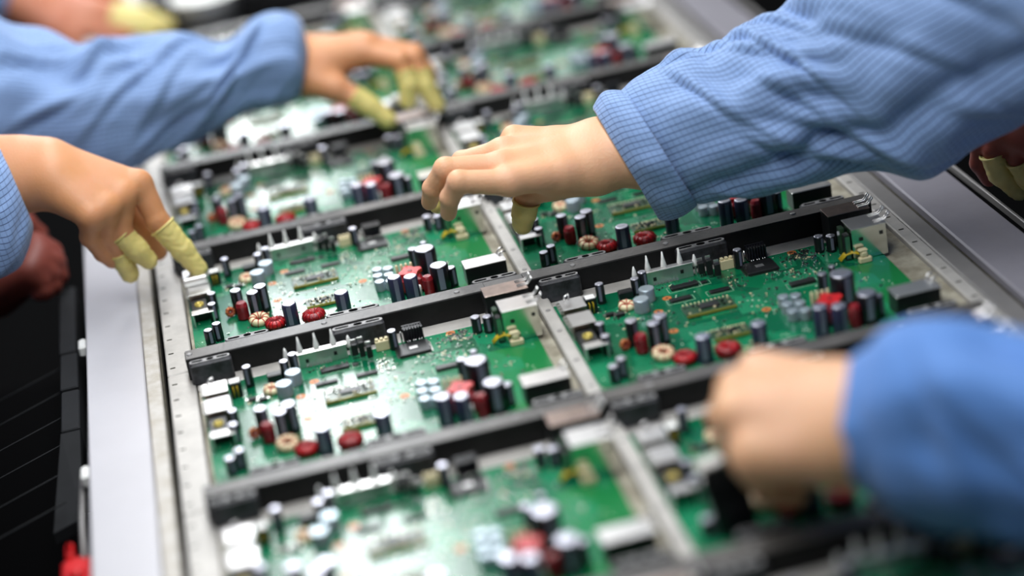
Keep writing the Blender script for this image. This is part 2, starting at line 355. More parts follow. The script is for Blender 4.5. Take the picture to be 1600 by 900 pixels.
# ------------------------------------------------------------------ structure: the dark hall round the line
fl = MB().box(-6, 7, -4, 9, -0.92, -0.90, 'floor').build('floor'); tag(fl, kind='structure')
wb = MB().box(-6, 7, 9, 9.1, -0.9, 2.6, 'wall').build('wall_back'); tag(wb, kind='structure')
HANDS = {'back_hand_a': {'arm': [(-0.2787, 1.278, 0.1458, 0.037316), (-0.2144, 1.2608, 0.1013, 0.031424)],
                 'cots': [(0, [(-0.1001, 1.2243, 0.0522, 0.01473), (-0.0652, 1.2144, 0.0401, 0.013748), (-0.0397, 1.204, 0.024, 0.011784)]),
                          (1, [(-0.1061, 1.2117, 0.0462, 0.014238999999999998), (-0.0781, 1.2025, 0.0337, 0.012766), (-0.0596, 1.1956, 0.0235, 0.010801999999999999)])],
                 'fingers': [[(-0.1239, 1.2302, 0.0586, 0.013748), (-0.0843, 1.2203, 0.048, 0.011784), (-0.0575, 1.2121, 0.0372, 0.00982), (-0.0411, 1.2046, 0.025, 0.008837999999999999)],
                             [(-0.1253, 1.2173, 0.0534, 0.013748), (-0.0984, 1.2094, 0.0434, 0.011784), (-0.0757, 1.202, 0.0333, 0.00982), (-0.0611, 1.1963, 0.0246, 0.008837999999999999)],
                             [(-0.1447, 1.2048, 0.0434, 0.012766), (-0.1215, 1.1983, 0.0357, 0.010801999999999999), (-0.1018, 1.1936, 0.0308, 0.008837999999999999),
                              (-0.0905, 1.1899, 0.0258, 0.007856)],
                             [(-0.163, 1.1938, 0.0373, 0.011784), (-0.1594, 1.1879, 0.025, 0.00982), (-0.1666, 1.185, 0.0161, 0.008837999999999999), (-0.1735, 1.184, 0.0118, 0.007856)],
                             [(-0.1621, 1.253, 0.0744, 0.015712), (-0.12, 1.2575, 0.0729, 0.011784), (-0.0924, 1.2501, 0.0643, 0.00982)]],
                 'palm': [[(-0.2144, 1.2608, 0.1013, 0.027496), (-0.1634, 1.24, 0.0691, 0.01964), (-0.1239, 1.2302, 0.0586, 0.015712)],
                          [(-0.2155, 1.2479, 0.096, 0.027496), (-0.1647, 1.2272, 0.0639, 0.01964), (-0.1253, 1.2173, 0.0534, 0.015712)],
                          [(-0.2166, 1.2349, 0.0907, 0.027496), (-0.175, 1.2144, 0.0563, 0.018658), (-0.1447, 1.2048, 0.0434, 0.01473)],
                          [(-0.2168, 1.2235, 0.0892, 0.025532), (-0.1802, 1.2024, 0.0519, 0.016694), (-0.163, 1.1938, 0.0373, 0.012766)]]},
 'dark_hand': {'arm': [(-0.3249, 0.4727, -0.0239, 0.032), (-0.2499, 0.4727, -0.0012, 0.026)],
               'cots': [],
               'fingers': [[(-0.2029, 0.4771, 0.0233, 0.013), (-0.1892, 0.4717, 0.0152, 0.011), (-0.1867, 0.4648, 0.0, 0.009), (-0.1944, 0.4633, -0.0057, 0.008)],
                           [(-0.201, 0.4635, 0.0178, 0.013), (-0.1874, 0.4581, 0.0097, 0.011), (-0.1863, 0.4523, -0.0034, 0.009), (-0.1946, 0.4519, -0.0067, 0.008)],
                           [(-0.2058, 0.45, 0.0106, 0.012), (-0.1935, 0.4449, 0.0027, 0.01), (-0.1924, 0.4401, -0.008, 0.008), (-0.2001, 0.4407, -0.009, 0.008)],
                           [(-0.2121, 0.4393, 0.0095, 0.011), (-0.2019, 0.4342, 0.0008, 0.009), (-0.2009, 0.4305, -0.0074, 0.008), (-0.2074, 0.4308, -0.0087, 0.007)],
                           [(-0.2352, 0.497, 0.034, 0.014), (-0.2103, 0.5066, 0.0382, 0.012), (-0.2, 0.51, 0.0241, 0.009)]],
               'palm': [[(-0.2485, 0.4749, 0.0045, 0.024), (-0.2036, 0.476, 0.0205, 0.016)], [(-0.2493, 0.4679, 0.0006, 0.024), (-0.2017, 0.4623, 0.015, 0.017)],
                        [(-0.2501, 0.4608, -0.0033, 0.024), (-0.2058, 0.45, 0.0106, 0.016)], [(-0.2502, 0.4549, -0.0043, 0.023), (-0.2121, 0.4393, 0.0095, 0.015)]]},
 'far_hand': {'arm': [(-0.098, 0.6673, 0.1134, 0.036), (0.0483, 0.6482, 0.1015, 0.029)],
              'cots': [(4, [(0.14, 0.598, 0.0647, 0.013), (0.1541, 0.593, 0.0523, 0.0115), (0.1692, 0.587, 0.0357, 0.0095)]),
                       (0, [(0.1974, 0.5966, 0.079, 0.0116), (0.199, 0.5911, 0.0668, 0.0106), (0.1938, 0.5902, 0.0505, 0.0092)]),
                       (1, [(0.2147, 0.6031, 0.0739, 0.0114), (0.2159, 0.5968, 0.0599, 0.0104), (0.223, 0.5922, 0.0389, 0.009)])],
              'fingers': [[(0.1626, 0.627, 0.1002, 0.012), (0.1949, 0.602, 0.0907, 0.01), (0.1996, 0.592, 0.0692, 0.0088), (0.1941, 0.5907, 0.0517, 0.0078)],
                          [(0.1684, 0.6389, 0.1042, 0.012), (0.2115, 0.6098, 0.0883, 0.01), (0.2158, 0.5979, 0.0624, 0.0088), (0.2222, 0.5932, 0.0409, 0.0076)],
                          [(0.1644, 0.6655, 0.1008, 0.011), (0.2152, 0.6358, 0.0861, 0.0095), (0.2238, 0.6257, 0.0655, 0.008400000000000001), (0.2221, 0.6183, 0.0479, 0.0074)],
                          [(0.1564, 0.6917, 0.0956, 0.01), (0.2, 0.669, 0.0819, 0.008400000000000001), (0.2155, 0.6538, 0.0645, 0.0074), (0.2145, 0.6421, 0.0499, 0.0068)],
                          [(0.1223, 0.6074, 0.0759, 0.013), (0.144, 0.5961, 0.0615, 0.011), (0.1682, 0.5877, 0.0371, 0.008400000000000001)]],
              'palm': [[(0.0488, 0.6489, 0.1033, 0.027), (0.0937, 0.634, 0.0953, 0.022), (0.1626, 0.627, 0.1002, 0.013)],
                       [(0.05, 0.6555, 0.1062, 0.027), (0.0957, 0.6461, 0.0986, 0.022), (0.1684, 0.6389, 0.1042, 0.013)],
                       [(0.0506, 0.6611, 0.1067, 0.027), (0.0941, 0.6585, 0.1012, 0.021), (0.1644, 0.6655, 0.1008, 0.012)],
                       [(0.0512, 0.6667, 0.1071, 0.026), (0.0951, 0.6692, 0.1009, 0.019), (0.1564, 0.6917, 0.0956, 0.011)], [(0.0827, 0.6294, 0.0941, 0.02), (0.124, 0.6049, 0.0755, 0.014)]]},
 'left_fist': {'arm': [(0.4099, -0.4552, 0.1143, 0.039), (0.3566, -0.3735, 0.089, 0.03315)],
               'cots': [],
               'fingers': [[(0.3015, -0.2868, 0.099, 0.012674999999999999), (0.2839, -0.2678, 0.0758, 0.010237499999999998), (0.2867, -0.2631, 0.0505, 0.008775), (0.2939, -0.2729, 0.0426, 0.0078)],
                           [(0.2806, -0.3096, 0.1018, 0.013162499999999999), (0.2713, -0.2922, 0.0773, 0.010237499999999998), (0.28, -0.2841, 0.0494, 0.008775), (0.2893, -0.2939, 0.0421, 0.0078)],
                           [(0.2716, -0.3322, 0.0964, 0.012674999999999999), (0.2689, -0.3166, 0.0699, 0.00975), (0.2804, -0.3122, 0.0466, 0.008385), (0.2895, -0.3205, 0.0426, 0.007409999999999999)],
                           [(0.2743, -0.3551, 0.0816, 0.01365), (0.2771, -0.3442, 0.0582, 0.010725), (0.2887, -0.3422, 0.0418, 0.008775), (0.299, -0.3493, 0.0408, 0.0078)],
                           [(0.3231, -0.31, 0.0768, 0.014625), (0.3115, -0.2792, 0.058, 0.011699999999999999), (0.3002, -0.2715, 0.0353, 0.0092625)]],
               'palm': [[(0.3612, -0.3623, 0.0915, 0.02925), (0.3386, -0.3321, 0.0924, 0.023399999999999997), (0.3015, -0.2868, 0.099, 0.014625)],
                        [(0.3575, -0.372, 0.0926, 0.02925), (0.3329, -0.3476, 0.092, 0.024375), (0.2806, -0.3096, 0.1018, 0.014625)],
                        [(0.3552, -0.3776, 0.0914, 0.02925), (0.3285, -0.3588, 0.0894, 0.024375), (0.2708, -0.332, 0.0965, 0.014625)],
                        [(0.3525, -0.3839, 0.0884, 0.02925), (0.3224, -0.3729, 0.0798, 0.024375), (0.2734, -0.3565, 0.078, 0.016575)],
                        [(0.338, -0.3309, 0.0827, 0.02145), (0.3064, -0.3151, 0.0601, 0.01755), (0.2894, -0.3133, 0.059, 0.0156)]]},
 'near_hand': {'arm': [(-0.2843, 0.363, 0.1401, 0.036), (-0.1866, 0.3601, 0.1379, 0.029)],
               'cots': [(0, [(-0.073, 0.3229, 0.0696, 0.012), (-0.0605, 0.3174, 0.0457, 0.0104), (-0.0505, 0.3138, 0.0254, 0.008400000000000001)]),
                        (1, [(-0.1108, 0.3177, 0.0738, 0.0116), (-0.1, 0.318, 0.0552, 0.0104), (-0.0925, 0.32, 0.0418, 0.008400000000000001)]),
                        (2, [(-0.1169, 0.3224, 0.0551, 0.009800000000000001), (-0.1144, 0.3247, 0.0434, 0.0094), (-0.1121, 0.3265, 0.0306, 0.0086)])],
               'fingers': [[(-0.0846, 0.3346, 0.1105, 0.0125), (-0.0762, 0.3238, 0.0758, 0.0105), (-0.0613, 0.3181, 0.047, 0.0086), (-0.0521, 0.3144, 0.0288, 0.0073)],
                           [(-0.1017, 0.3188, 0.1069, 0.0125), (-0.1103, 0.3173, 0.0757, 0.0105), (-0.1003, 0.3185, 0.0564, 0.0088), (-0.0934, 0.3197, 0.0434, 0.0075)],
                           [(-0.1168, 0.3036, 0.1054, 0.012), (-0.1232, 0.3145, 0.078, 0.009800000000000001), (-0.1151, 0.3234, 0.0505, 0.008400000000000001), (-0.1122, 0.3263, 0.0326, 0.0076)],
                           [(-0.1315, 0.2941, 0.1043, 0.0105), (-0.137, 0.3068, 0.0811, 0.0086), (-0.1306, 0.3184, 0.0594, 0.0078), (-0.1246, 0.3235, 0.0477, 0.007)],
                           [(-0.1393, 0.3558, 0.1174, 0.014), (-0.1037, 0.3628, 0.0811, 0.013), (-0.0902, 0.3577, 0.0559, 0.0115), (-0.0843, 0.3567, 0.0353, 0.0095)]],
               'palm': [[(-0.2032, 0.3697, 0.1423, 0.027), (-0.1602, 0.3625, 0.1389, 0.021), (-0.0857, 0.3348, 0.1107, 0.012)],
                        [(-0.2039, 0.3627, 0.1386, 0.027), (-0.1607, 0.3506, 0.1368, 0.022), (-0.1013, 0.3194, 0.1085, 0.013)],
                        [(-0.2047, 0.3557, 0.1349, 0.027), (-0.1599, 0.3378, 0.1329, 0.022), (-0.1168, 0.3036, 0.1054, 0.0125)],
                        [(-0.2049, 0.3495, 0.1333, 0.026), (-0.1594, 0.3254, 0.1296, 0.02), (-0.1315, 0.2941, 0.1043, 0.011)]]},
 'right_reach': {'arm': [(0.5045, 0.0859, 0.1227, 0.036), (0.342, 0.1479, 0.1019, 0.03)],
                 'cots': [(4, [(0.2349, 0.1592, 0.0777, 0.011300000000000001), (0.2319, 0.1608, 0.0678, 0.0104), (0.2293, 0.1632, 0.0574, 0.0092)]),
                          (2, [(0.1738, 0.2094, 0.0885, 0.009300000000000001), (0.1696, 0.2092, 0.0817, 0.0088), (0.1653, 0.2078, 0.0748, 0.0078)])],
                 'fingers': [[(0.2207, 0.1337, 0.1081, 0.0115), (0.1791, 0.1377, 0.1172, 0.0096), (0.1701, 0.1455, 0.1022, 0.008199999999999999), (0.1677, 0.1559, 0.085, 0.007)],
                             [(0.2196, 0.1585, 0.1144, 0.012), (0.1727, 0.1625, 0.1218, 0.009800000000000001), (0.1601, 0.1728, 0.1038, 0.008400000000000001), (0.1562, 0.183, 0.0882, 0.0072)],
                             [(0.2279, 0.1862, 0.1173, 0.011), (0.1924, 0.2014, 0.1112, 0.009), (0.1756, 0.2096, 0.0921, 0.008), (0.1662, 0.2076, 0.077, 0.007)],
                             [(0.2412, 0.209, 0.1181, 0.0096), (0.2225, 0.2334, 0.0978, 0.008), (0.2225, 0.2264, 0.0819, 0.0072), (0.2274, 0.2088, 0.0807, 0.0065)],
                             [(0.2603, 0.1564, 0.0891, 0.0125), (0.2379, 0.1613, 0.0833, 0.0105), (0.2299, 0.163, 0.0597, 0.0085)]],
                 'palm': [[(0.3446, 0.155, 0.1066, 0.025), (0.2971, 0.1518, 0.0972, 0.021), (0.2679, 0.1435, 0.1022, 0.015), (0.2209, 0.1341, 0.109, 0.012)],
                          [(0.3447, 0.1583, 0.1014, 0.025), (0.3016, 0.1653, 0.1045, 0.022), (0.2676, 0.1634, 0.1073, 0.015), (0.2198, 0.1589, 0.1154, 0.0125)],
                          [(0.346, 0.1663, 0.095, 0.025), (0.3075, 0.1765, 0.1066, 0.02), (0.272, 0.1819, 0.1084, 0.014), (0.2268, 0.1864, 0.1175, 0.012)],
                          [(0.3461, 0.1695, 0.0898, 0.024), (0.3095, 0.1861, 0.1042, 0.019), (0.2761, 0.1987, 0.1103, 0.013), (0.2416, 0.2096, 0.1196, 0.0105)],
                          [(0.2968, 0.1512, 0.0957, 0.017), (0.2583, 0.1539, 0.0904, 0.013)]]},
 'side_hand': {'arm': [(1.2943, 0.5851, 0.2225, 0.036), (0.7882, 0.1888, 0.1173, 0.034), (0.6902, 0.1007, 0.0872, 0.028)],
               'cots': [(1, [(0.6296, 0.0998, 0.0491, 0.011), (0.6346, 0.0997, 0.0302, 0.010119999999999999), (0.6494, 0.0964, 0.0118, 0.00924)]),
                        (2, [(0.6458, 0.0847, 0.0444, 0.01056), (0.6532, 0.0857, 0.0264, 0.00968), (0.6636, 0.0828, 0.0102, 0.0088)])],
               'fingers': [[(0.6361, 0.0996, 0.0681, 0.01056), (0.6243, 0.112, 0.0552, 0.0088), (0.6231, 0.1151, 0.0367, 0.00792), (0.6298, 0.1128, 0.021, 0.00704)],
                           [(0.6429, 0.0885, 0.07, 0.01056), (0.6306, 0.0988, 0.0521, 0.00924), (0.6346, 0.0997, 0.0302, 0.00836), (0.6482, 0.0961, 0.0134, 0.0074800000000000005)],
                           [(0.6483, 0.0755, 0.0671, 0.01056), (0.6451, 0.084, 0.0477, 0.0088), (0.6531, 0.0853, 0.0278, 0.00792), (0.6624, 0.0825, 0.0117, 0.00704)],
                           [(0.6537, 0.0626, 0.0642, 0.00968), (0.6565, 0.065, 0.0455, 0.00792), (0.6651, 0.0673, 0.0281, 0.00704), (0.6718, 0.0711, 0.0135, 0.0061600000000000005)],
                           [(0.6655, 0.0603, 0.0879, 0.011439999999999999), (0.6654, 0.114, 0.0597, 0.00968), (0.6508, 0.1176, 0.0383, 0.00792)]],
               'palm': [[(0.6862, 0.0918, 0.0907, 0.022879999999999998), (0.6361, 0.0996, 0.0681, 0.011439999999999999)],
                        [(0.6856, 0.0908, 0.0883, 0.022879999999999998), (0.6429, 0.0885, 0.07, 0.012320000000000001)],
                        [(0.681, 0.081, 0.0894, 0.022879999999999998), (0.6483, 0.0755, 0.0671, 0.012320000000000001)],
                        [(0.6764, 0.0711, 0.0906, 0.022), (0.6537, 0.0626, 0.0642, 0.011439999999999999)]]}}
SLEEVES = {'back_sleeve': [((-0.2225, 1.2499, 0.1013), (-0.0125, -0.0128, -0.0333), (0.0035, -0.0428, 0.0096)), ((-0.2489, 1.2473, 0.112), (-0.0252, -0.0187, -0.0506), (0.0053, -0.0584, 0.0128)),
                 ((-0.3293, 1.2546, 0.1534), (-0.0404, -0.0289, -0.0787), (0.0094, -0.0778, 0.0159))],
 'far_sleeve': [((0.0969, 0.6321, 0.0919), (-0.0096, -0.0084, -0.0221), (-0.0017, -0.0345, 0.0102)), ((0.0908, 0.6382, 0.104), (-0.0147, -0.0149, -0.0386), (-0.0021, -0.0461, 0.0133)),
                ((0.0717, 0.6428, 0.1088), (-0.0166, -0.0179, -0.0462), (-0.0019, -0.0519, 0.0148)), ((0.044, 0.6454, 0.1065), (-0.0168, -0.0182, -0.0468), (-0.0012, -0.0538, 0.0154)),
                ((0.0075, 0.6407, 0.0972), (-0.0155, -0.0161, -0.0416), (-0.0003, -0.0538, 0.0156)), ((-0.0301, 0.6399, 0.0964), (-0.0139, -0.0195, -0.049), (0.0007, -0.0576, 0.0168)),
                ((-0.0672, 0.6344, 0.0977), (-0.0125, -0.0231, -0.0568), (0.0019, -0.0614, 0.0179)), ((-0.1071, 0.6326, 0.1066), (-0.0125, -0.026, -0.0634), (0.0032, -0.0653, 0.0187)),
                ((-0.1472, 0.6269, 0.1066), (-0.0209, -0.0221, -0.057), (0.0048, -0.069, 0.0199)), ((-0.1881, 0.6249, 0.1148), (-0.028, -0.0279, -0.0725), (0.0068, -0.0767, 0.0218)),
                ((-0.2366, 0.6155, 0.1289), (-0.0322, -0.0347, -0.0895), (0.0097, -0.0862, 0.024)), ((-0.3131, 0.6158, 0.1566), (-0.0413, -0.0496, -0.1264), (0.0158, -0.1052, 0.0279))],
 'left_cuff': [((0.3355, -0.354, 0.0891), (-0.011, -0.0103, -0.027), (-0.0096, -0.031, 0.0174)), ((0.3345, -0.3513, 0.0877), (-0.0105, -0.0098, -0.0257), (-0.009, -0.0293, 0.0165)),
               ((0.3341, -0.3535, 0.0899), (-0.0132, -0.0118, -0.031), (-0.0108, -0.0351, 0.0197)), ((0.3395, -0.3615, 0.0928), (-0.0139, -0.0137, -0.0356), (-0.0123, -0.0391, 0.022)),
               ((0.3457, -0.3708, 0.0952), (-0.0141, -0.0158, -0.0405), (-0.0131, -0.0406, 0.0229))],
 'left_sleeve': [((0.3368, -0.3602, 0.0924), (-0.0107, -0.0117, -0.0301), (-0.0097, -0.0309, 0.0174)), ((0.3422, -0.3662, 0.095), (-0.0121, -0.0142, -0.0363), (-0.013, -0.0406, 0.0229)),
                 ((0.3521, -0.3792, 0.0975), (-0.0134, -0.0198, -0.0496), (-0.0167, -0.0502, 0.0284)), ((0.3657, -0.3954, 0.101), (-0.0144, -0.0231, -0.0574), (-0.0203, -0.0579, 0.0331)),
                 ((0.3816, -0.4173, 0.1044), (-0.015, -0.0242, -0.0602), (-0.0232, -0.0621, 0.0361)), ((0.4001, -0.4402, 0.1062), (-0.0145, -0.0233, -0.0578), (-0.0252, -0.063, 0.0373)),
                 ((0.4194, -0.4771, 0.1129), (-0.0134, -0.0216, -0.0537), (-0.0276, -0.0636, 0.0387)), ((0.4463, -0.5398, 0.1236), (-0.0122, -0.0196, -0.0487), (-0.032, -0.0648, 0.0414))],
 'near_sleeve': [((-0.1921, 0.3527, 0.132), (0.005, -0.0132, -0.0288), (0.003, -0.0285, 0.009)), ((-0.1919, 0.3467, 0.1309), (0.0072, -0.0172, -0.0372), (0.0038, -0.036, 0.0115)),
                 ((-0.2019, 0.3401, 0.1253), (0.0069, -0.0226, -0.0497), (0.005, -0.0454, 0.0147)), ((-0.2188, 0.3357, 0.1225), (0.0084, -0.0267, -0.0587), (0.0062, -0.051, 0.0166)),
                 ((-0.257, 0.3325, 0.1288), (0.0004, -0.0293, -0.067), (0.008, -0.0566, 0.0183)), ((-0.3207, 0.3242, 0.141), (-0.013, -0.0308, -0.0746), (0.0111, -0.062, 0.0197))],
 'right_cuff': [((0.3313, 0.1615, 0.0971), (0.0141, -0.0233, -0.0492), (-0.009, -0.0432, 0.0163)), ((0.3269, 0.163, 0.0917), (0.0165, -0.0225, -0.0465), (-0.0085, -0.0413, 0.0157)),
                ((0.3347, 0.1596, 0.0963), (0.0163, -0.0246, -0.0515), (-0.01, -0.0477, 0.018)), ((0.3436, 0.1542, 0.0992), (0.0175, -0.0249, -0.0519), (-0.0109, -0.0504, 0.019)),
                ((0.353, 0.1476, 0.1021), (0.0177, -0.0233, -0.0482), (-0.0108, -0.0485, 0.0183)), ((0.3538, 0.1454, 0.1023), (0.018, -0.0224, -0.0459), (-0.0103, -0.0458, 0.0173))],
 'right_sleeve': [((0.3419, 0.1548, 0.1003), (0.0197, -0.0208, -0.0417), (-0.0071, -0.033, 0.0124)), ((0.3603, 0.1474, 0.1065), (0.0182, -0.0244, -0.0505), (-0.0104, -0.0458, 0.0171)),
                  ((0.3864, 0.1393, 0.1135), (0.019, -0.0263, -0.0545), (-0.013, -0.053, 0.0197)), ((0.4122, 0.1298, 0.1197), (0.026, -0.0294, -0.0595), (-0.0149, -0.0564, 0.0209)),
                  ((0.436, 0.1187, 0.1217), (0.0303, -0.0286, -0.0564), (-0.0163, -0.058, 0.0216)), ((0.4658, 0.1071, 0.1342), (0.0304, -0.0302, -0.0601), (-0.018, -0.0596, 0.0218)),
                  ((0.489, 0.0926, 0.1383), (0.0312, -0.033, -0.0663), (-0.0195, -0.0611, 0.0225)), ((0.5079, 0.0767, 0.1404), (0.0345, -0.0372, -0.0748), (-0.021, -0.0626, 0.0232)),
                  ((0.525, 0.0695, 0.1543), (0.0366, -0.0392, -0.0789), (-0.023, -0.0661, 0.024)), ((0.5483, 0.0581, 0.173), (0.0373, -0.0395, -0.0793), (-0.0248, -0.0678, 0.0239)),
                  ((0.5767, 0.0443, 0.1879), (0.0367, -0.0396, -0.0797), (-0.0276, -0.071, 0.0245)), ((0.6092, 0.0218, 0.2093), (0.0329, -0.0398, -0.0813), (-0.0308, -0.0741, 0.0249)),
                  ((0.654, -0.006, 0.2346), (0.0282, -0.0413, -0.0861), (-0.035, -0.0768, 0.025))],
 'side_sleeve': [((0.7197, 0.1364, 0.1023), (0.017, -0.0114, -0.0211), (-0.0157, -0.0344, 0.0131)), ((0.7594, 0.168, 0.1113), (0.0221, -0.0138, -0.0249), (-0.0202, -0.0429, 0.0157)),
                 ((0.8667, 0.2738, 0.1345), (0.0319, -0.0163, -0.0277), (-0.0259, -0.0514, 0.017)), ((1.0803, 0.4353, 0.1919), (0.0423, -0.0218, -0.0372), (-0.034, -0.0591, 0.0161)),
                 ((1.3459, 0.6068, 0.2375), (0.0577, -0.0289, -0.0488), (-0.0431, -0.0657, 0.0149))]}
# ------------------------------------------------------------------ conveyor line
Y0, Y1 = -1.0, 2.35
conv = empty('conveyor_line', (0.21, 0.7, -0.9))
tag(conv, 'grey metal conveyor line with flat side decks carrying the circuit board trays', 'conveyor')
def cpart(name, mb):
    o = mb.build(name, conv); o.matrix_parent_inverse = Matrix.Translation((-0.21, -0.7, 0.9)); return o
d = MB()   # left flat deck with a fold and a worn inner edge
d.box(-0.161, -0.1115, Y0, Y1, -0.030, 0.000, 'deck', 0.0012)
cpart('side_deck', d)
d = MB()
d.box(-0.111, -0.0985, Y0, Y1, -0.030, -0.0015, 'deck_worn', 0.0010)
d.box(-0.0985, -0.0965, Y0, Y1, -0.030, -0.006, 'groove')
cpart('worn_edge_strip', d)
d = MB().box(-0.0965, 0.5480, Y0, Y1, -0.034, -0.016, 'black_void')
cpart('conveyor_bed', d)
d = MB()   # right guide channel
d.box(0.5500, 0.5670, Y0, Y1, -0.030, -0.0005, 'rail', 0.0012)
d.box(0.5670, 0.5730, Y0, Y1, -0.030, -0.0060, 'groove')
cpart('guide_channel', d)
d = MB().box(0.5735, 0.6250, Y0, Y1, -0.030, 0.0015, 'deck_shaded', 0.0015)
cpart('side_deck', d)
d = MB()
d.box(0.6250, 0.6345, Y0, Y1, -0.040, -0.006, 'black_void')
d.box(0.6345, 0.6375, Y0, Y1, -0.045, 0.0005, 'rail', 0.0006)
cpart('outer_rail', d)
d = MB()   # body of the line down to the floor
d.box(-0.155, 0.62, Y0, Y1, -0.34, -0.045, 'black_void')
for yy in (-0.9, 0.6, 2.2):
    for xx in (-0.14, 0.56):
        d.box(xx, xx + 0.05, yy, yy + 0.05, 0 - 0.90, -0.34, 'black_void')
cpart('machine_frame', d)

# ------------------------------------------------------------------ tray (one per row, carries two boards)
def link_ring(mb, x0, x1, yc, z, w=0.0075, t=0.0009):
    """flat dumbbell rim: two oblong slots joined by a narrow neck"""
    L_ = x1 - x0; e = L_ * 0.33
    def oblong(a, b2, ww, za, zb, mn):
        r = ww / 2
        p = [(b2 - r + r * math.sin(PI * i / 8), yc + r * math.cos(PI * i / 8)) for i in range(9)]
        p += [(a + r - r * math.sin(PI * i / 8), yc - r * math.cos(PI * i / 8)) for i in range(9)]
        n = len(p)
        mb.add([(x, y, za) for x, y in p] + [(x, y, zb) for x, y in p], [tuple(reversed(range(n, 2 * n)))] + [(i, n + i, n + (i + 1) % n, (i + 1) % n) for i in range(n)], mn)
    oblong(x0, x1, w, z - 0.0006, z + 0.0004, 'rim')
    oblong(x0 + L_ * 0.05, x0 + e, w * 0.42, z + 0.0004, z + 0.00055, 'black_void')
    oblong(x1 - e, x1 - L_ * 0.05, w * 0.42, z + 0.0004, z + 0.00055, 'black_void')
    oblong(x0 + L_ * 0.42, x0 + L_ * 0.60, w * 0.75, z + 0.0004, z + 0.0005, 'black_void')

tray = empty('board_tray', (0, 0, 0))
t = MB()
t.box(-0.0690, 0.2215, -0.1035, 0.1300, -0.0120, -0.0030, 'tray_dirty')
t2 = MB().box(0.2340, 0.5350, -0.1035, 0.1300, -0.0120, -0.0030, 'tray_dirty')
t.box(-0.0690, 0.2215, 0.1095, 0.1300, -0.0030, -0.0004, 'tray_metal', 0.0006)
t2.box(0.2340, 0.5180, 0.1095, 0.1300, -0.0030, -0.0004, 'tray_metal', 0.0006)
t.build('tray_floor', tray); t2.build('tray_floor', tray)
for x0, x1 in ((-0.0925, -0.0700), (0.5360, 0.5480)):
    t = MB().box(x0, x1, -0.1025, 0.1470, -0.0120, 0.0010, 'tray_metal', 0.0010)
    for k in range(8):
        yy = -0.09 + k * 0.031
        t.box(x0 + 0.003, x0 + 0.0075, yy, yy + 0.0016, 0.0006, 0.0013, 'groove')
    t.build('side_rail', tray)
t = MB().box(0.2220, 0.2335, -0.1025, 0.1470, -0.0120, 0.0050, 'tray_metal', 0.0010)
for yy in (-0.062, -0.012, 0.048, 0.092):
    t.lathe([(0.0022, 0.0048), (0.0022, 0.0054)], 'rail', 12, (0.2277, yy, 0))
t.build('centre_rail', tray)
t = MB()   # crossbar
t.box(-0.0740, 0.1840, 0.1285, 0.1470, -0.0010, 0.0200, 'black_bar', 0.0007)
t.box(0.1840, 0.2180, 0.1285, 0.1470, -0.0010, 0.0195, 'black_bar', 0.0007)
t.box(0.2180, 0.4850, 0.1285, 0.1470, -0.0010, 0.0200, 'black_bar', 0.0007)
t.box(0.4850, 0.5280, 0.1285, 0.1470, -0.0010, 0.0195, 'black_bar', 0.0007)
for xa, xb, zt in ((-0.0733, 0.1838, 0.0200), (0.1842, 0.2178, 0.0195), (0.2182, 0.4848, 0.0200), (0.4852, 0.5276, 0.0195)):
    t.box(xa, xb, 0.1290, 0.1466, zt, zt + 0.0003, 'bar_lit')  # thin cap carrying the painted lit tone
for xx in (-0.070, 0.045, 0.160, 0.262, 0.345, 0.46):
    t.lathe([(0.0026, 0.0196), (0.0026, 0.0206), (0.0018, 0.0212)], 'rim', 12, (xx, 0.138, 0))
t.build('crossbar', tray)
for c in (0, 1):
    for x0, x1 in ((-0.0720, -0.0365), (0.0490, 0.0935)):
        b = MB().box(x0, x1, 0.1170, 0.1284, -0.0004, 0.0185, 'black_scuffed', 0.0015)
        h = b.build('clamp_block', tray, (c * DX, 0, 0))
        b = MB(); link_ring(b, x0 + 0.0008, x1 - 0.0008, 0.1225, 0.0190, w=0.0065)
        b.build('clamp_link', h)
    for x0, x1 in ((-0.0395, -0.0010), (0.0490, 0.0955), (0.1775, 0.2180)):
        b = MB().box(x0, x1, -0.0850, -0.0745, 0.0040, 0.0110, 'black_scuffed', 0.0012)
        b.box(x0 + 0.012, x1 - 0.012, -0.1020, -0.0850, 0.0040, 0.0085, 'black_scuffed', 0.0010)
        h = b.build('hold_down', tray, (c * DX, 0, 0))
        b = MB(); link_ring(b, x0 + 0.0008, x1 - 0.0008, -0.0797, 0.0113, w=0.0070)
        b.build('clamp_link', h)

# ------------------------------------------------------------------ circuit board with its components
board = empty('circuit_board', (0, 0, 0))
def capacitor(u, v, r, h, sleeve='cap_black', stripe=True, rz=0.0):
    b = MB().lathe([(r * 0.92, 0), (r, 0.0008), (r, h * 0.12), (r * 0.965, h * 0.14), (r, h * 0.17), (r, h - 0.0010), (r * 0.93, h - 0.0002)], sleeve, 22)
    if stripe:
        a0 = -2.2 + rz; n = 5; w = 0.62
        vs = []; rr = r * 1.012
        for i in range(n + 1):
            a = a0 + w * i / n
            vs += [(rr * math.cos(a), rr * math.sin(a), h * 0.18), (rr * math.cos(a), rr * math.sin(a), h - 0.0011)]
        b.add(vs, [(2 * i, 2 * i + 2, 2 * i + 3, 2 * i + 1) for i in range(n)], 'cap_stripe', True)
    o = b.build('capacitor', board, (u, v, 0))
    k = MB().lathe([(r * 0.90, h - 0.0004), (r * 0.90, h + 0.0002), (r * 0.80, h + 0.0003)], 'alu', 20)
    k.box(-r * 0.5, r * 0.5, -0.0001, 0.0001, h + 0.0002, h + 0.00042, 'rail')
    k.build('capacitor_top', o)
    return o
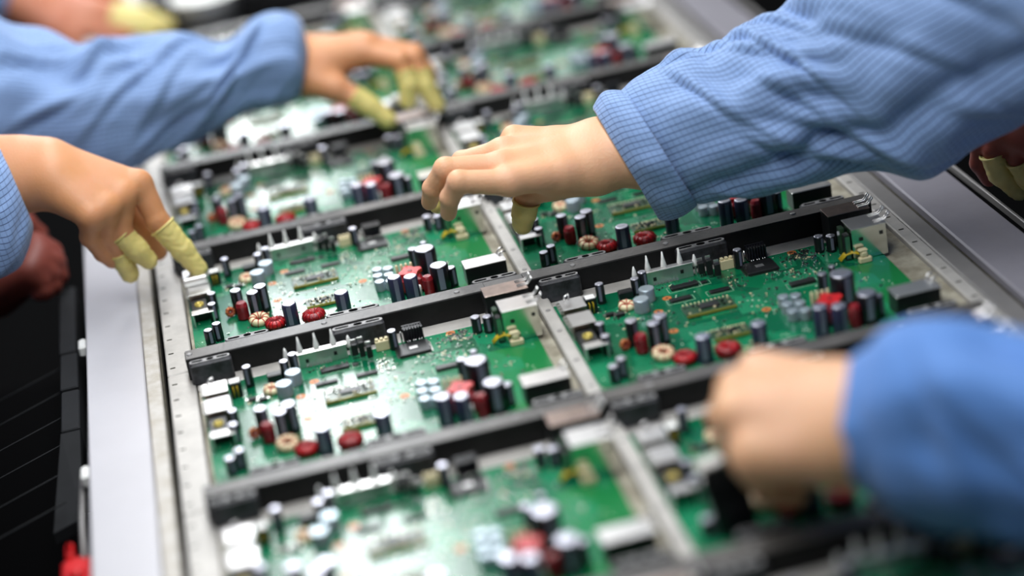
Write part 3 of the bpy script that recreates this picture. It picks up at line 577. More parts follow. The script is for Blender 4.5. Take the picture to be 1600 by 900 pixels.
for u, v, r, h, s_ in [(-0.0002, -0.0080, .0060, .024, 'cap_black'), (-0.0078, -0.0160, .0056, .023, 'cap_black'), (-0.0221, 0.0, .0052, .022, 'cap_black'),
                       (0.0204, -0.0575, .0064, .022, 'cap_blue'), (0.0668, -0.0517, .0064, .019, 'cap_blue'),
                       (0.1140, -0.0625, .0062, .026, 'cap_blue'), (0.1272, -0.0690, .0062, .026, 'cap_blue'),
                       (0.1487, -0.0158, .0098, .027, 'cap_black'), (0.1400, 0.0070, .0042, .020, 'cap_black'), (0.1517, 0.0165, .0030, .020, 'cap_black'),
                       (0.1545, -0.0560, .0084, .025, 'cap_black'), (0.1650, -0.0510, .0045, .018, 'cap_black'),
                       (-0.0261, 0.0926, .0038, .018, 'cap_black'), (0.0045, 0.0930, .0038, .0150, 'cap_black'), (0.0125, 0.0985, .0038, .0170, 'cap_black'),
                       (0.0965, 0.0985, .0038, .0170, 'cap_black'), (0.1665, 0.0925, .0042, .0145, 'cap_black'), (0.1757, 0.0880, .0042, .0145, 'cap_black'),
                       (-0.0437, 0.0209, .0040, .016, 'cap_black'), (-0.0450, -0.0036, .0040, .016, 'cap_black'),
                       (-0.0520, -0.0555, .0042, .014, 'cap_black'), (-0.0440, -0.0500, .0042, .016, 'cap_black')]:
    capacitor(u, v, r, h, s_, rz=(u * 37 + v * 11) % 0.8)
def can(u, v, r, h):
    r *= 1.08
    o = MB().lathe([(r, 0), (r * 1.04, 0.0006), (r, 0.0014), (r, h - 0.0006), (r * 0.93, h)], 'can', 22).build('metal_can', board, (u, v, 0))
    return o
can(0.0097, 0.0765, .0062, .0115); can(0.0003, 0.0585, .0062, .0115)
for u, v in ((.1053, .0060), (.1148, .0030), (.1037, -.0085), (.1135, -.0118), (.1035, -.0231), (.1128, -.0265)):
    can(u, v, .0043, .0090)

# heat sink with five tapering spikes
hs = MB()
hs.box(0.0170, 0.0575, 0.1030, 0.1045, 0.0002, 0.0125, 'brushed')
hs.box(0.0160, 0.0585, 0.1015, 0.1080, 0.0125, 0.0137, 'steel', 0.0004)
hs.box(0.0225, 0.0252, 0.1026, 0.1030, 0.0040, 0.0072, 'chip')
hs.box(0.0465, 0.0492, 0.1026, 0.1030, 0.0052, 0.0084, 'chip')
for k in range(8):
    hs.box(0.0225 + k * 0.0028, 0.0240 + k * 0.0028, 0.0995, 0.1030, 0.0002, 0.0016, 'pin')
hso = hs.build('heat_sink', board)
for u, z0, z1 in ((0.0075, 0.009, 0.0200), (0.0196, 0.0134, 0.0272), (0.0335, 0.0134, 0.0275), (0.0478, 0.0134, 0.0275), (0.0605, 0.0080, 0.0185)):
    MB().lathe([(0.0020, z0), (0.0027, z0 + 0.001), (0.0021, z0 + 0.0045), (0.0014, z0 + 0.008), (0.0005, z1)], 'white', 12, (u, 0.1060, 0)).build('heat_sink_spike', hso)
MB().box(0.0068, 0.0082, 0.1050, 0.1070, 0.0, 0.0092, 'steel').build('spike_post', hso)
MB().box(0.0598, 0.0612, 0.1050, 0.1070, 0.0, 0.0082, 'steel').build('spike_post', hso)

def soic(u0, u1, v0, v1, h, pitch=0.0013, name='chip'):
    b = MB().box(u0, u1, v0, v1, 0.0004, h, 'chip', 0.0004)
    g = 0.0024
    for a0, a1, c0, c1 in ((u0 - g, u1 + g, v0 - g, v0 - g + 0.0003), (u0 - g, u1 + g, v1 + g - 0.0003, v1 + g), (u0 - g, u0 - g + 0.0003, v0 - g, v1 + g), (u1 + g - 0.0003, u1 + g, v0 - g, v1 + g)):
        b.box(a0, a1, c0, c1, 0, 0.00008, 'silk')
    n = int((u1 - u0) / pitch)
    for i in range(n):
        x = u0 + (i + 0.5) * (u1 - u0) / n
        for y, sg in ((v0, -1), (v1, 1)):
            ya, yb = sorted((y, y + sg * 0.0016))
            b.box(x - pitch * 0.22, x + pitch * 0.22, ya, yb, 0.0, 0.0005, 'pin')
    return b.build(name, board)
soic(0.0320, 0.0562, 0.0825, 0.0890, 0.0026)
soic(0.0250, 0.0435, 0.0600, 0.0655, 0.0022)
soic(0.0590, 0.0765, 0.0590, 0.0640, 0.0022)
soic(0.1215, 0.1430, 0.0350, 0.0420, 0.0030)
soic(0.0585, 0.0640, 0.0835, 0.0870, 0.0018)
q = MB().box(0.0975, 0.1245, 0.0760, 0.0985, 0.0004, 0.0030, 'chip', 0.0005)
q.box(0.1075, 0.1145, 0.0845, 0.0895, 0.0030, 0.0032, 'steel')
for i in range(34):
    x = 0.0985 + i * 0.00075
    q.box(x, x + 0.0004, 0.0742, 0.0760, 0, 0.0005, 'pin'); q.box(x, x + 0.0004, 0.0985, 0.1003, 0, 0.0005, 'pin')
for i in range(28):
    y = 0.0770 + i * 0.00075
    q.box(0.0957, 0.0975, y, y + 0.0004, 0, 0.0005, 'pin'); q.box(0.1245, 0.1263, y, y + 0.0004, 0, 0.0005, 'pin')
q.build('processor_chip', board)

# small hybrid modules
def module(u0, u1, v0, v1, seed):
    rnd = random.Random(seed)
    b = MB().box(u0, u1, v0, v1, 0.0012, 0.0030, 'module', 0.0002)
    b.box(u0, u1, v0 - 0.0004, v0, 0.0010, 0.0032, 'gold')
    b.box(u0 + 0.013, u1 - 0.012, v0 + 0.006, v1 - 0.006, 0.0030, 0.0046, 'chip', 0.0004)
    for i in range(46):
        x = rnd.uniform(u0 + 0.001, u1 - 0.003); y = rnd.uniform(v0 + 0.001, v1 - 0.002)
        if u0 + 0.012 < x < u1 - 0.013 and v0 + 0.004 < y < v1 - 0.006: continue
        w = rnd.choice((0.0008, 0.0014, 0.002)); hh = rnd.choice((0.0008, 0.0016))
        b.box(x, x + w, y, y + rnd.choice((0.0008, 0.0014)), 0.0030, 0.0030 + hh, rnd.choice(('pin', 'chip', 'cream', 'chip', 'pin')))
    for i in range(12):
        x = u0 + 0.002 + i * (u1 - u0 - 0.004) / 11
        b.box(x - 0.0005, x + 0.0005, v1 - 0.0005, v1 + 0.0015, 0, 0.0035, 'cream')
    return b.build('tuner_module', board)
module(0.0290, 0.0710, 0.0230, 0.0430, 3)
module(0.0360, 0.0670, -0.0300, -0.0150, 5)

# relay
r_ = MB().box(-0.0115, 0.0008, 0.0880, 0.0955, 0.0, 0.0068, 'cap_black', 0.0005)
r_.box(-0.0108, 0.0001, 0.0886, 0.0949, 0.0068, 0.0071, 'chip'); r_.build('relay', board)

# toroids: ring core with wire turns
def toroid(u, v, R_, r_t, core, wire, n, z=None, tilt=0.0, name='toroid_coil'):
    z = z if z is not None else r_t
    b = MB()
    pts = [(R_ * math.cos(2 * PI * i / 18), R_ * math.sin(2 * PI * i / 18), 0) for i in range(18)]
    b.tube(pts, r_t, core, 10, closed=True)
    o = b.build(name, board, (u, v, z)); o.rotation_euler = (tilt, 0, 0.3)
    w = MB()
    for k in range(n):
        a = 2 * PI * k / n
        c, s = math.cos(a), math.sin(a)
        ring = [((R_ + (r_t + 0.0003) * math.cos(g)) * c, (R_ + (r_t + 0.0003) * math.cos(g)) * s, (r_t + 0.0003) * math.sin(g)) for g in [2 * PI * i / 10 for i in range(10)]]
        w.tube(ring, 0.00042, wire, 5, closed=True)
    w.build('wire_winding', o)
    return o
toroid(-0.0100, 0.0700, 0.0042, 0.0029, 'cream', 'red', 6, 0.0030, 0.2)
toroid(-0.0070, -0.0345, 0.0058, 0.0034, 'cream', 'red', 9, 0.0040, 0.25)
toroid(0.0060, -0.0510, 0.0056, 0.0037, 'red', 'dark_red', 14, 0.0042)
toroid(0.0395, -0.0560, 0.0062, 0.0042, 'dark_red', 'red', 13, 0.0048)
toroid(-0.0305, -0.0045, 0.0028, 0.0018, 'orange', 'dark_red', 8, 0.0045, 1.2)
def coil_cyl(u, v, r, h, wire='dark_red'):
    b = MB().lathe([(r * 0.8, 0), (r * 0.8, 0.001), (r, 0.0016), (r, h - 0.0016), (r * 0.8, h - 0.001), (r * 0.8, h)], wire, 20)
    o = b.build('drum_coil', board, (u, v, 0))
    w = MB()
    for k in range(int((h - 0.004) / 0.0009)):
        z = 0.002 + k * 0.0009
        w.tube([(r * math.cos(2 * PI * i / 16), r * math.sin(2 * PI * i / 16), z) for i in range(16)], 0.00045, wire, 5, closed=True)
    w.build('wire_winding', o)
coil_cyl(-0.0195, -0.0170, 0.0050, 0.0165)
coil_cyl(0.1425, -0.0600, 0.0044, 0.0190)

# transformer: red bobbin, black core, white pegs
tr = MB()
tr.box(0.1212, 0.1400, -0.0500, -0.0250, 0.0015, 0.0150, 'dark_red', 0.0018)
tr.box(0.1190, 0.1420, -0.0410, -0.0330, 0.0, 0.0125, 'cap_black', 0.0008)
tro = tr.build('transformer', board)
st = MB()
pts = []
for i in range(16):
    a = 2 * PI * i / 16; rr = 0.0108 if i % 4 in (0, 1) else 0.0078
    pts.append((0.1306 + rr * math.cos(a), -0.0375 + rr * 1.15 * math.sin(a)))
st.add([(x, y, 0.0150) for x, y in pts] + [(x, y, 0.0182) for x, y in pts], [tuple(range(16, 32))] + [(i, (i + 1) % 16, 16 + (i + 1) % 16, 16 + i) for i in range(16)], 'red')
st.lathe([(0.0022, 0.0180), (0.0022, 0.0186)], 'dark_red', 12, (0.1306, -0.0375, 0))
st.build('bobbin', tro)
for u in (0.1206, 0.1250, 0.1292, 0.1336):
    MB().lathe([(0.0011, 0), (0.0013, 0.014), (0.0013, 0.0190), (0.0008, 0.0202)], 'cream', 10, (u, -0.0236, 0)).build('terminal_peg', tro)
MB().lathe([(0.0012, 0), (0.0012, 0.010), (0.0007, 0.0122)], 'white', 10, (0.1348, -0.0600, 0)).build('white_post', board)

# left edge: pin header and socket shells
hd = MB().box(-0.0428, -0.0330, 0.0760, 0.0850, 0, 0.0135, 'cap_black', 0.0005)
hd.box(-0.0420, -0.0338, 0.0765, 0.0845, 0.0135, 0.0138, 'white')
for x in (-0.0400, -0.0368):
    hd.tube([(x, 0.0752, 0.0010), (x, 0.0742, 0.0095), (x, 0.0762, 0.0105)], 0.0005, 'yellow', 6)
hd.build('pin_header', board)
def shell(u0, u1, v0, v1, h, top, face, prong=False, name='socket_shell'):
    b = MB()
    b.box(u0, u1, v0, v1, 0.0, h - 0.0006, face)
    b.box(u0 - 0.0003, u1 + 0.0003, v0 - 0.0003, v1, h - 0.0006, h, top, 0.0002)
    for k in range(4):
        y = v0 + 0.002 + k * (v1 - v0 - 0.004) / 3
        b.box(u0 - 0.0028, u0, y - 0.0008, y + 0.0008, h - 0.0036, h - 0.0004, 'steel')
    if prong:
        b.tube([(u0 + 0.004, v1 - 0.002, h), (u0 + 0.0055, v1 - 0.001, h + 0.0030), (u0 + 0.0085, v1 - 0.001, h + 0.0042)], 0.0009, 'steel', 6)
        b.tube([(u0 + 0.008, v1 - 0.003, h), (u0 + 0.009, v1 - 0.001, h + 0.0034), (u0 + 0.0085, v1, h + 0.0046)], 0.0008, 'steel', 6)
    return b.build(name, board)
shell(-0.0635, -0.0443, 0.0650, 0.0860, 0.0140, 'steel', 'brown_metal', True)
shell(-0.0638, -0.0443, 0.0310, 0.0550, 0.0140, 'steel', 'brown_metal')
s3 = MB().box(-0.0636, -0.0490, 0.0000, 0.0270, 0, 0.0105, 'chip', 0.0008)
s3.lathe([(0.0042, 0), (0.0042, 0.0122), (0.0028, 0.0122), (0.0028, 0.009)], 'gold', 14, (-0.0560, 0.0135, 0))
s3.build('audio_jack', board)
s4 = MB().box(-0.0636, -0.0622, -0.0100, -0.0030, 0, 0.0116, 'steel').box(-0.0460, -0.0446, -0.0100, -0.0030, 0, 0.0116, 'steel').box(-0.0640, -0.0442, -0.0115, -0.0018, 0.0116, 0.0124, 'steel', 0.0003)
s4.build('shield_bracket', board)

# rear edge: transistors, sockets, black heat sink
for u0, u1, v0, v1, h in ((0.0610, 0.0665, 0.0960, 0.1010, 0.0135), (0.0668, 0.0718, 0.0900, 0.0945, 0.0170), (0.0722, 0.0772, 0.0850, 0.0890, 0.0140)):
    b = MB().box(u0, u1, v0, v1, 0.0030, h, 'chip', 0.0005)
    for k in range(3):
        x = u0 + 0.001 + k * (u1 - u0 - 0.002) / 2
        b.box(x - 0.0003, x + 0.0003, (v0 + v1) / 2 - 0.0003, (v0 + v1) / 2 + 0.0003, 0, 0.0032, 'pin')
    b.box(u0 + 0.0004, u1 - 0.0004, v1, v1 + 0.0006, 0.006, h + 0.0025, 'steel')
    b.build('power_transistor', board)
w = MB().box(0.0815, 0.0930, 0.1000, 0.1050, 0, 0.0088, 'cream', 0.0005)
for x0 in (0.0818, 0.0858, 0.0898): w.box(x0, x0 + 0.0028, 0.1010, 0.1045, 0.0088, 0.0108, 'cream', 0.0004)
w.build('wire_socket', board)
w = MB()
for k in range(7): w.box(0.1068 + k * 0.0024, 0.1080 + k * 0.0024, 0.1010, 0.1085, 0.0025, 0.0135, 'cap_black')
w.box(0.1060, 0.1224, 0.1085, 0.1100, 0, 0.0140, 'cap_black')
w.box(0.1060, 0.1224, 0.1040, 0.1060, 0.0025, 0.0135, 'cap_black')
for k in range(3):
    for dx in (0, 0.0018): w.tube([(0.1085 + k * 0.005 + dx, 0.1000, 0.0), (0.1085 + k * 0.005 + dx, 0.1010, 0.0035)], 0.0004, 'pin', 5)
w.tube([(0.1040, 0.1050, 0), (0.1040, 0.1050, 0.0115)], 0.0009, 'pin', 6)
w.build('finned_heat_sink', board)
w = MB().box(0.1865, 0.1975, 0.0490, 0.0545, 0, 0.0050, 'cream', 0.0008).box(0.1885, 0.1945, 0.0500, 0.0545, 0.0050, 0.0098, 'cream', 0.0010).box(0.1870, 0.1950, 0.0505, 0.0560, 0.0098, 0.0118, 'cream', 0.0008)
w.build('wire_plug', board)
for k, dy in enumerate((0, 0.0025, 0.005)):
    w = MB().tube([(0.1885, 0.0550 + dy * 0.4, 0.007), (0.1840, 0.0590 + dy, 0.0075), (0.1790, 0.0605 + dy, 0.0060), (0.1740, 0.0610 + dy, 0.0012)], 0.0008, 'yellow', 6)
    w.build('yellow_lead', board)

# tuner boxes at the back right corner, mirror faced, with bent prongs
def tuner(u0, u1, v0, v1, h, topm, facem):
    b = MB()
    b.box(u0, u1, v0 + 0.0004, v1, 0.0006, h - 0.0008, facem)
    b.box(u0 - 0.0004, u1 + 0.0004, v0 - 0.0008, v1 + 0.0004, h - 0.0008, h, topm, 0.0003)
    b.box(u0 + 0.006, u0 + 0.0095, v0 - 0.0001, v0 + 0.0004, 0.0170, 0.0200, 'chip')
    b.box(u1 - 0.006, u1 - 0.003, v0 - 0.0001, v0 + 0.0004, 0.0190, 0.0220, 'chip')
    o = b.build('tuner_box', board)
    for y in (v0 + 0.005, v1 - 0.006):
        for dy in (0, 0.0032):
            MB().tube([(u1 - 0.008, y + dy, h), (u1 + 0.001, y + dy, h + 0.0004), (u1 + 0.0040, y + dy, h + 0.0035), (u1 + 0.0055, y + dy, h + 0.0060)], 0.0007, 'steel', 6).build('prong', o)
    return o
tuner(0.1845, 0.2146, 0.0575, 0.0815, 0.0290, 'steel', 'mirror')
tuner(0.1780, 0.2146, 0.0960, 0.1160, 0.0285, 'brown_metal', 'chip')
w = MB().box(0.1790, 0.1835, 0.0610, 0.0680, 0, 0.0235, 'chip', 0.0006).box(0.1790, 0.1835, 0.0720, 0.0800, 0, 0.0255, 'module', 0.0006)
for k in range(5): w.box(0.1796 + k * 0.0008, 0.1800 + k * 0.0008, 0.0606, 0.0610, 0.002, 0.022, 'pin')
w.build('edge_connector', board)
# bright topped socket by the front right corner
w = MB().box(0.1765, 0.2130, -0.0620, -0.0425, 0.0, 0.0172, 'chip', 0.0006).box(0.1760, 0.2135, -0.0625, -0.0420, 0.0172, 0.0180, 'steel', 0.0003)
w.tube([(0.2080, -0.0440, 0.018), (0.2110, -0.0420, 0.0210), (0.2150, -0.0420, 0.0220)], 0.0009, 'steel', 6)
w.tube([(0.2090, -0.0500, 0.018), (0.2130, -0.0480, 0.0205), (0.2160, -0.0480, 0.0200)], 0.0009, 'steel', 6)
w.build('socket_shell', board)
for u, v in ((0.0907, 0.0071), (0.0117, 0.0500), (0.0127, 0.0081), (0.1450, 0.1040), (0.0250, 0.0720)):
    MB().lathe([(0.0040, 0.0), (0.0040, 0.00025)], 'orange', 16, (u, v, 0)).lathe([(0.0012, 0.0002), (0.0012, 0.0003)], 'chip', 10, (u, v, 0)).build('copper_pad', board)

# countless tiny surface mount parts: one mass
rnd = random.Random(11)
sm = MB()
keep = [(-.066, -.044, -.02, .11), (.0, .06, .095, .11), (.024, .078, .058, .09), (.028, .072, .022, .044), (.095, .127, .074, .101), (.176, .216, .04, .118), (.176, .216, -.098, -.04), (.119, .142, -.052, -.022)]
def free(x, y):
    for a, b_, c, d_ in keep:
        if a < x < b_ and c < y < d_: return False
    return True
cnt = 0
clusters = [(0.150, 0.092, 0.016, 0.014, 110), (0.085, 0.070, 0.012, 0.014, 40), (0.135, 0.060, 0.020, 0.014, 60), (0.04, 0.094, 0.03, 0.006, 30), (-0.024, 0.060, 0.010, 0.010, 20), (0.09, 0.02, 0.03, 0.03, 60), (0.02, 0.02, 0.04, 0.03, 40), (0.17, 0.02, 0.03, 0.03, 20), (0.05, -0.04, 0.06, 0.03, 40), (0.02, -0.08, 0.08, 0.02, 40)]
for cx, cy, sx, sy, n in clusters:
    for i in range(n):
        x = cx + rnd.gauss(0, sx * 0.6); y = cy + rnd.gauss(0, sy * 0.6)
        if not (-0.062 < x < 0.205 and -0.094 < y < 0.105) or not free(x, y): continue
        L_, W_ = rnd.choice(((0.0016, 0.0008), (0.0024, 0.0012), (0.0032, 0.0016)))
        if rnd.random() < 0.5: L_, W_ = W_, L_
        mm = rnd.choice(('chip', 'chip', 'cream', 'pin'))
        if L_ > W_:
            sm.box(x - L_ / 2, x - L_ / 4, y - W_ / 2, y + W_ / 2, 0, 0.0009, 'pin'); sm.box(x + L_ / 4, x + L_ / 2, y - W_ / 2, y + W_ / 2, 0, 0.0009, 'pin')
            sm.box(x - L_ / 4, x + L_ / 4, y - W_ / 2, y + W_ / 2, 0, 0.0010, mm)
        else:
            sm.box(x - L_ / 2, x + L_ / 2, y - W_ / 2, y - W_ / 4, 0, 0.0009, 'pin'); sm.box(x - L_ / 2, x + L_ / 2, y + W_ / 4, y + W_ / 2, 0, 0.0009, 'pin')
            sm.box(x - L_ / 2, x + L_ / 2, y - W_ / 4, y + W_ / 4, 0, 0.0010, mm)
for x, y in ((-0.0262, 0.0635), (-0.0180, 0.0590)):
    sm.box(x - 0.004, x + 0.003, y - 0.002, y + 0.002, 0, 0.0030, 'chip', 0.0003); sm.box(x - 0.006, x - 0.004, y - 0.0015, y + 0.0015, 0, 0.0022, 'pin'); sm.box(x + 0.003, x + 0.005, y - 0.0015, y + 0.0015, 0, 0.0022, 'pin')
so = sm.build('surface_mount_parts', board); tag(so, kind='stuff')
MB().box(-0.0660, 0.2105, -0.0980, 0.1080, -0.0016, 0.0, 'board').build('board_panel', board)

ROW_WORDS = {-2: 'nearest row, at the bottom edge', -1: 'second row, beneath the blurred fist', 0: 'third row, in sharp focus',
             1: 'fourth row, just before the reaching bare hand', 2: 'fifth row, right behind the reaching bare hand', 3: 'sixth row, under the far finger cots',
             4: 'seventh row, beyond the far hand', 5: 'eighth row, near the top edge', 6: 'ninth row, farthest away'}
for k in range(-2, 7):
    tk = tray if k == -2 else copy_tree(tray)
    tk.location = (0, k * DY, 0)
    if k >= 5:      # the far left pockets stand open and empty
        for ch in list(tk.children):
            if ch.name.startswith('tray_floor') and min(v.co.x for v in ch.data.vertices) < 0: bpy.data.objects.remove(ch)
    tag(tk, 'black barred tray, ' + ROW_WORDS[k], 'tray', 'trays along the conveyor')
    for c in (0, 1):
        if c == 0 and k >= 5: continue
        if k == -2 and c == 0: bk = board
        else: bk = copy_tree(board)
        bk.location = (c * DX, k * DY, 0.0)
        side = 'left' if c == 0 else 'right'
        tag(bk, 'green circuit board, %s column, %s' % (side, ROW_WORDS[k]), 'circuit board', 'circuit boards in the trays')
# ------------------------------------------------------------------ people: implicit surfaces turned into one skin mesh
def smin(a, b, k):
    h = np.clip(0.5 + 0.5 * (b - a) / k, 0, 1)
    return b * (1 - h) + a * h - k * h * (1 - h)
def seg_d(P, a, b):
    A = np.array(a[:3], dtype=np.float32); B = np.array(b[:3], dtype=np.float32)
    d = B - A; L2 = float(d @ d)
    t = np.clip(((P - A) @ d) / L2, 0, 1)
    q = P - A - t[..., None] * d
    return np.sqrt((q * q).sum(-1)) - (a[3] + (b[3] - a[3]) * t)
def chain_d(P, ch, k):
    d = None
    for a, b in zip(ch[:-1], ch[1:]):
        e = seg_d(P, a, b)
        d = e if d is None else smin(d, e, k)
    return d
def hand_sdf(P, H):
    d = chain_d(P, H['arm'], 0.006)
    for c in H['palm']:
        d = smin(d, chain_d(P, c, 0.006), 0.015)
    fg = None
    for c in H['fingers']:
        e = chain_d(P, c, 0.0025)
        for j, q in enumerate(c[1:3]):      # knuckle swellings
            s_ = np.sqrt(((P - np.array(q[:3], dtype=np.float32)) ** 2).sum(-1)) - q[3] * 1.02
            e = smin(e, s_, 0.002)
        fg = e if fg is None else smin(fg, e, 0.0012)
    return smin(d, fg, 0.0055)
def surface_nets(fn, lo, hi, res):
    n = [int(math.ceil((hi[i] - lo[i]) / res)) + 1 for i in range(3)]
    ax = [np.linspace(lo[i], lo[i] + res * (n[i] - 1), n[i], dtype=np.float32) for i in range(3)]
    F = np.empty(n, dtype=np.float32)
    for s0 in range(0, n[0], 24):
        X, Y, Z = np.meshgrid(ax[0][s0:s0 + 24], ax[1], ax[2], indexing='ij')
        F[s0:s0 + 24] = fn(np.stack([X, Y, Z], -1))
    S = F < 0
    cn = [k - 1 for k in n]
    acc = np.zeros(cn + [3], dtype=np.float32); cnt = np.zeros(cn, dtype=np.float32)
    sl = lambda o: tuple(slice(o[i], o[i] + cn[i]) for i in range(3))
    corners = [(i, j, k) for i in (0, 1) for j in (0, 1) for k in (0, 1)]
    for c in corners:
        for a in range(3):
            if c[a]: continue
            e = list(c); e[a] = 1
            f0, f1 = F[sl(c)], F[sl(e)]
            cr = (f0 < 0) != (f1 < 0)
            t = np.where(cr, f0 / np.where(cr, f0 - f1, 1), 0)
            for b in range(3):
                acc[..., b] += np.where(cr, c[b] + (t if b == a else 0), 0)
            cnt += cr
    act = cnt > 0
    idx = -np.ones(cn, dtype=np.int64); idx[act] = np.arange(int(act.sum()))
    ijk = np.argwhere(act)
    V = (ijk + acc[act] / cnt[act][:, None]) * res + np.array(lo)
    Q = []
    for a in range(3):
        b, c = [(1, 2), (2, 0), (0, 1)][a]
        f0 = S; sh = [slice(None)] * 3; sh2 = [slice(None)] * 3
        sh[a] = slice(0, n[a] - 1); sh2[a] = slice(1, n[a])
        s0, s1 = S[tuple(sh)], S[tuple(sh2)]
        E = np.argwhere(s0 != s1)
        ok = (E[:, b] > 0) & (E[:, c] > 0) & (E[:, b] < n[b] - 1) & (E[:, c] < n[c] - 1)
        E = E[ok]
        flip = s0[E[:, 0], E[:, 1], E[:, 2]]
        ob = np.zeros(3, int); ob[b] = 1
        oc = np.zeros(3, int); oc[c] = 1
        g = lambda D: idx[D[:, 0], D[:, 1], D[:, 2]]
        q = np.stack([g(E - ob - oc), g(E - oc), g(E), g(E - ob)], 1)
        q[~flip] = q[~flip][:, ::-1]
        Q.append(q)
    return V, np.concatenate(Q)
def bounds(chs, pad):
    P = np.array([[p[i] for i in range(3)] for c in chs for p in c]); R_ = max(p[3] for c in chs for p in c)
    return P.min(0) - R_ - pad, P.max(0) + R_ + pad
def np_mesh(name, V, Q, mats, smooth=True):
    me = bpy.data.meshes.new(name)
    me.vertices.add(len(V)); me.vertices.foreach_set('co', np.asarray(V, dtype=np.float32).ravel())
    me.loops.add(len(Q) * 4); me.loops.foreach_set('vertex_index', np.asarray(Q, dtype=np.int32).ravel())
    me.polygons.add(len(Q)); me.polygons.foreach_set('loop_start', np.arange(0, len(Q) * 4, 4, dtype=np.int32))
    me.polygons.foreach_set('loop_total', np.full(len(Q), 4, dtype=np.int32))
    me.update(calc_edges=True); me.validate()
    me.polygons.foreach_set('use_smooth', [smooth] * len(me.polygons))
    for m_ in mats: me.materials.append(M[m_])
    return me
SLEEVE_OF = {'right_reach': 'right_sleeve', 'left_fist': 'left_sleeve', 'near_hand': 'near_sleeve', 'far_hand': 'far_sleeve'}
def shoulder(k, cx, cy):
    """points that carry an arm from the end of its visible sleeve to the shoulder"""
    c = Vector(SLEEVES[SLEEVE_OF[k]][-1][0])
    S_ = Vector((cx, cy + (0.15 if HANDS[k]['arm'][1][1] > cy else -0.15), 0.40))
    M_ = c.lerp(S_, 0.5); M_.z += 0.02
    return M_, S_
def torso_chains(keys, cx, cy):
    """coarse limbs inside the coat that carry each forearm back to the trunk"""
    out = [[(cx, cy, -0.40, 0.110), (cx, cy, 0.05, 0.105), (cx, cy, 0.34, 0.085)]]
    for k in keys:
        a, b = HANDS[k]['arm'][0], HANDS[k]['arm'][1]
        st = SLEEVES[SLEEVE_OF[k]]
        d0 = (Vector(a[:3]) - Vector(b[:3])).length
        mid = tuple(a[i] * 0.75 + b[i] * 0.25 for i in range(3)) + (a[3] * 0.94,)
        way = [tuple(s_[0]) + (0.036,) for s_ in st[-4:] if (Vector(s_[0]) - Vector(b[:3])).length > d0 + 0.03]
        M_, S_ = shoulder(k, cx, cy)
        out.append([mid, a[:3] + (a[3],)] + way + [tuple(M_) + (0.038,), tuple(S_) + (0.042,), (cx, cy, 0.36, 0.06)])
    return out
def shoulder_rings(k, cx, cy, f=0.95):
    """the sleeve rings over that path: each ring square to the arm"""
    c, a, b = [Vector(x) for x in SLEEVES[SLEEVE_OF[k]][-1]]
    M_, S_ = shoulder(k, cx, cy)
    out = []
    for p, r in ((M_, f), (S_, f * 0.92)):
        ax = (S_ - c).normalized()
        a2 = (a - ax * a.dot(ax)).normalized() * a.length * r
        b2 = (b - ax * b.dot(ax)).normalized() * max(b.length, 0.07) * r
        out.append((tuple(p), tuple(a2), tuple(b2)))
    return out
def body_mesh(name, keys, skin, parent, res=0.0014, trunk=None):
    obs = []
    for k in keys:
        H = HANDS[k]
        lo, hi = bounds([H['arm']] + H['palm'] + H['fingers'], 0.004)
        V, Q = surface_nets(lambda P: hand_sdf(P, H), lo, hi, res)
        for it in range(2):                 # relax the grid steps
            A = np.zeros_like(V); n_ = np.zeros(len(V))
            for i in range(4):
                np.add.at(A, Q[:, i], V[Q[:, (i + 1) % 4]]); np.add.at(n_, Q[:, i], 1)
                np.add.at(A, Q[:, i], V[Q[:, i - 1]]); np.add.at(n_, Q[:, i], 1)
            V = V * 0.5 + 0.5 * A / n_[:, None]
        obs.append(bpy.data.objects.new(name, np_mesh(name, V, Q, [skin])))
    if trunk:
        ch = torso_chains(keys, *trunk)
        lo, hi = bounds(ch, 0.03)
        def fn(P):
            d = None
            for c in ch:
                e = chain_d(P, c, 0.02)
                d = e if d is None else smin(d, e, 0.02)
            return d
        V, Q = surface_nets(fn, lo, hi, 0.009)
        base = bpy.data.objects.new(name, np_mesh(name, V, Q, [skin]))
        for o in [base] + obs: COL.objects.link(o)
        for o in obs:
            md = base.modifiers.new('join', 'BOOLEAN'); md.operation = 'UNION'; md.object = o; md.solver = 'EXACT'
        dg = bpy.context.evaluated_depsgraph_get(); dg.update()
        me = bpy.data.meshes.new_from_object(base.evaluated_get(dg))
        me.polygons.foreach_set('use_smooth', [True] * len(me.polygons))
        for o in [base] + obs: bpy.data.objects.remove(o)
        ob = bpy.data.objects.new(name, me)
    else:
        ob = obs[0]
    COL.objects.link(ob); ob.parent = parent
    return ob
def cots(key, parent):
    for fi, ch in HANDS[key]['cots']:
        lo, hi = bounds([ch], 0.004)
        n0 = Vector(ch[1][:3]) - Vector(ch[0][:3]); n0.normalize(); p0 = Vector(ch[0][:3])
        def fn(P):
            d = chain_d(P, ch, 0.003)
            d = d - 0.00035 * np.sin(((P - np.array(p0)) @ np.array(n0)) * 700 + 3 * np.sin(P[..., 0] * 300 + P[..., 2] * 190)) * np.sin(P[..., 1] * 260 + P[..., 2] * 240)   # slight rumples
            return np.maximum(d, -((P - np.array(p0)) @ np.array(n0)))
        V, Q = surface_nets(fn, lo, hi, 0.0011)
        me = np_mesh('finger_cot', V, Q, ['latex'])
        ob = bpy.data.objects.new('finger_cot', me); COL.objects.link(ob); ob.parent = parent
        a = n0.orthogonal().normalized(); b = n0.cross(a); r = ch[0][3]
        MB().tube([p0 + (a * math.cos(2 * PI * i / 24) + b * math.sin(2 * PI * i / 24)) * r for i in range(24)], 0.0011, 'latex', 8, closed=True).build('rolled_rim', ob)

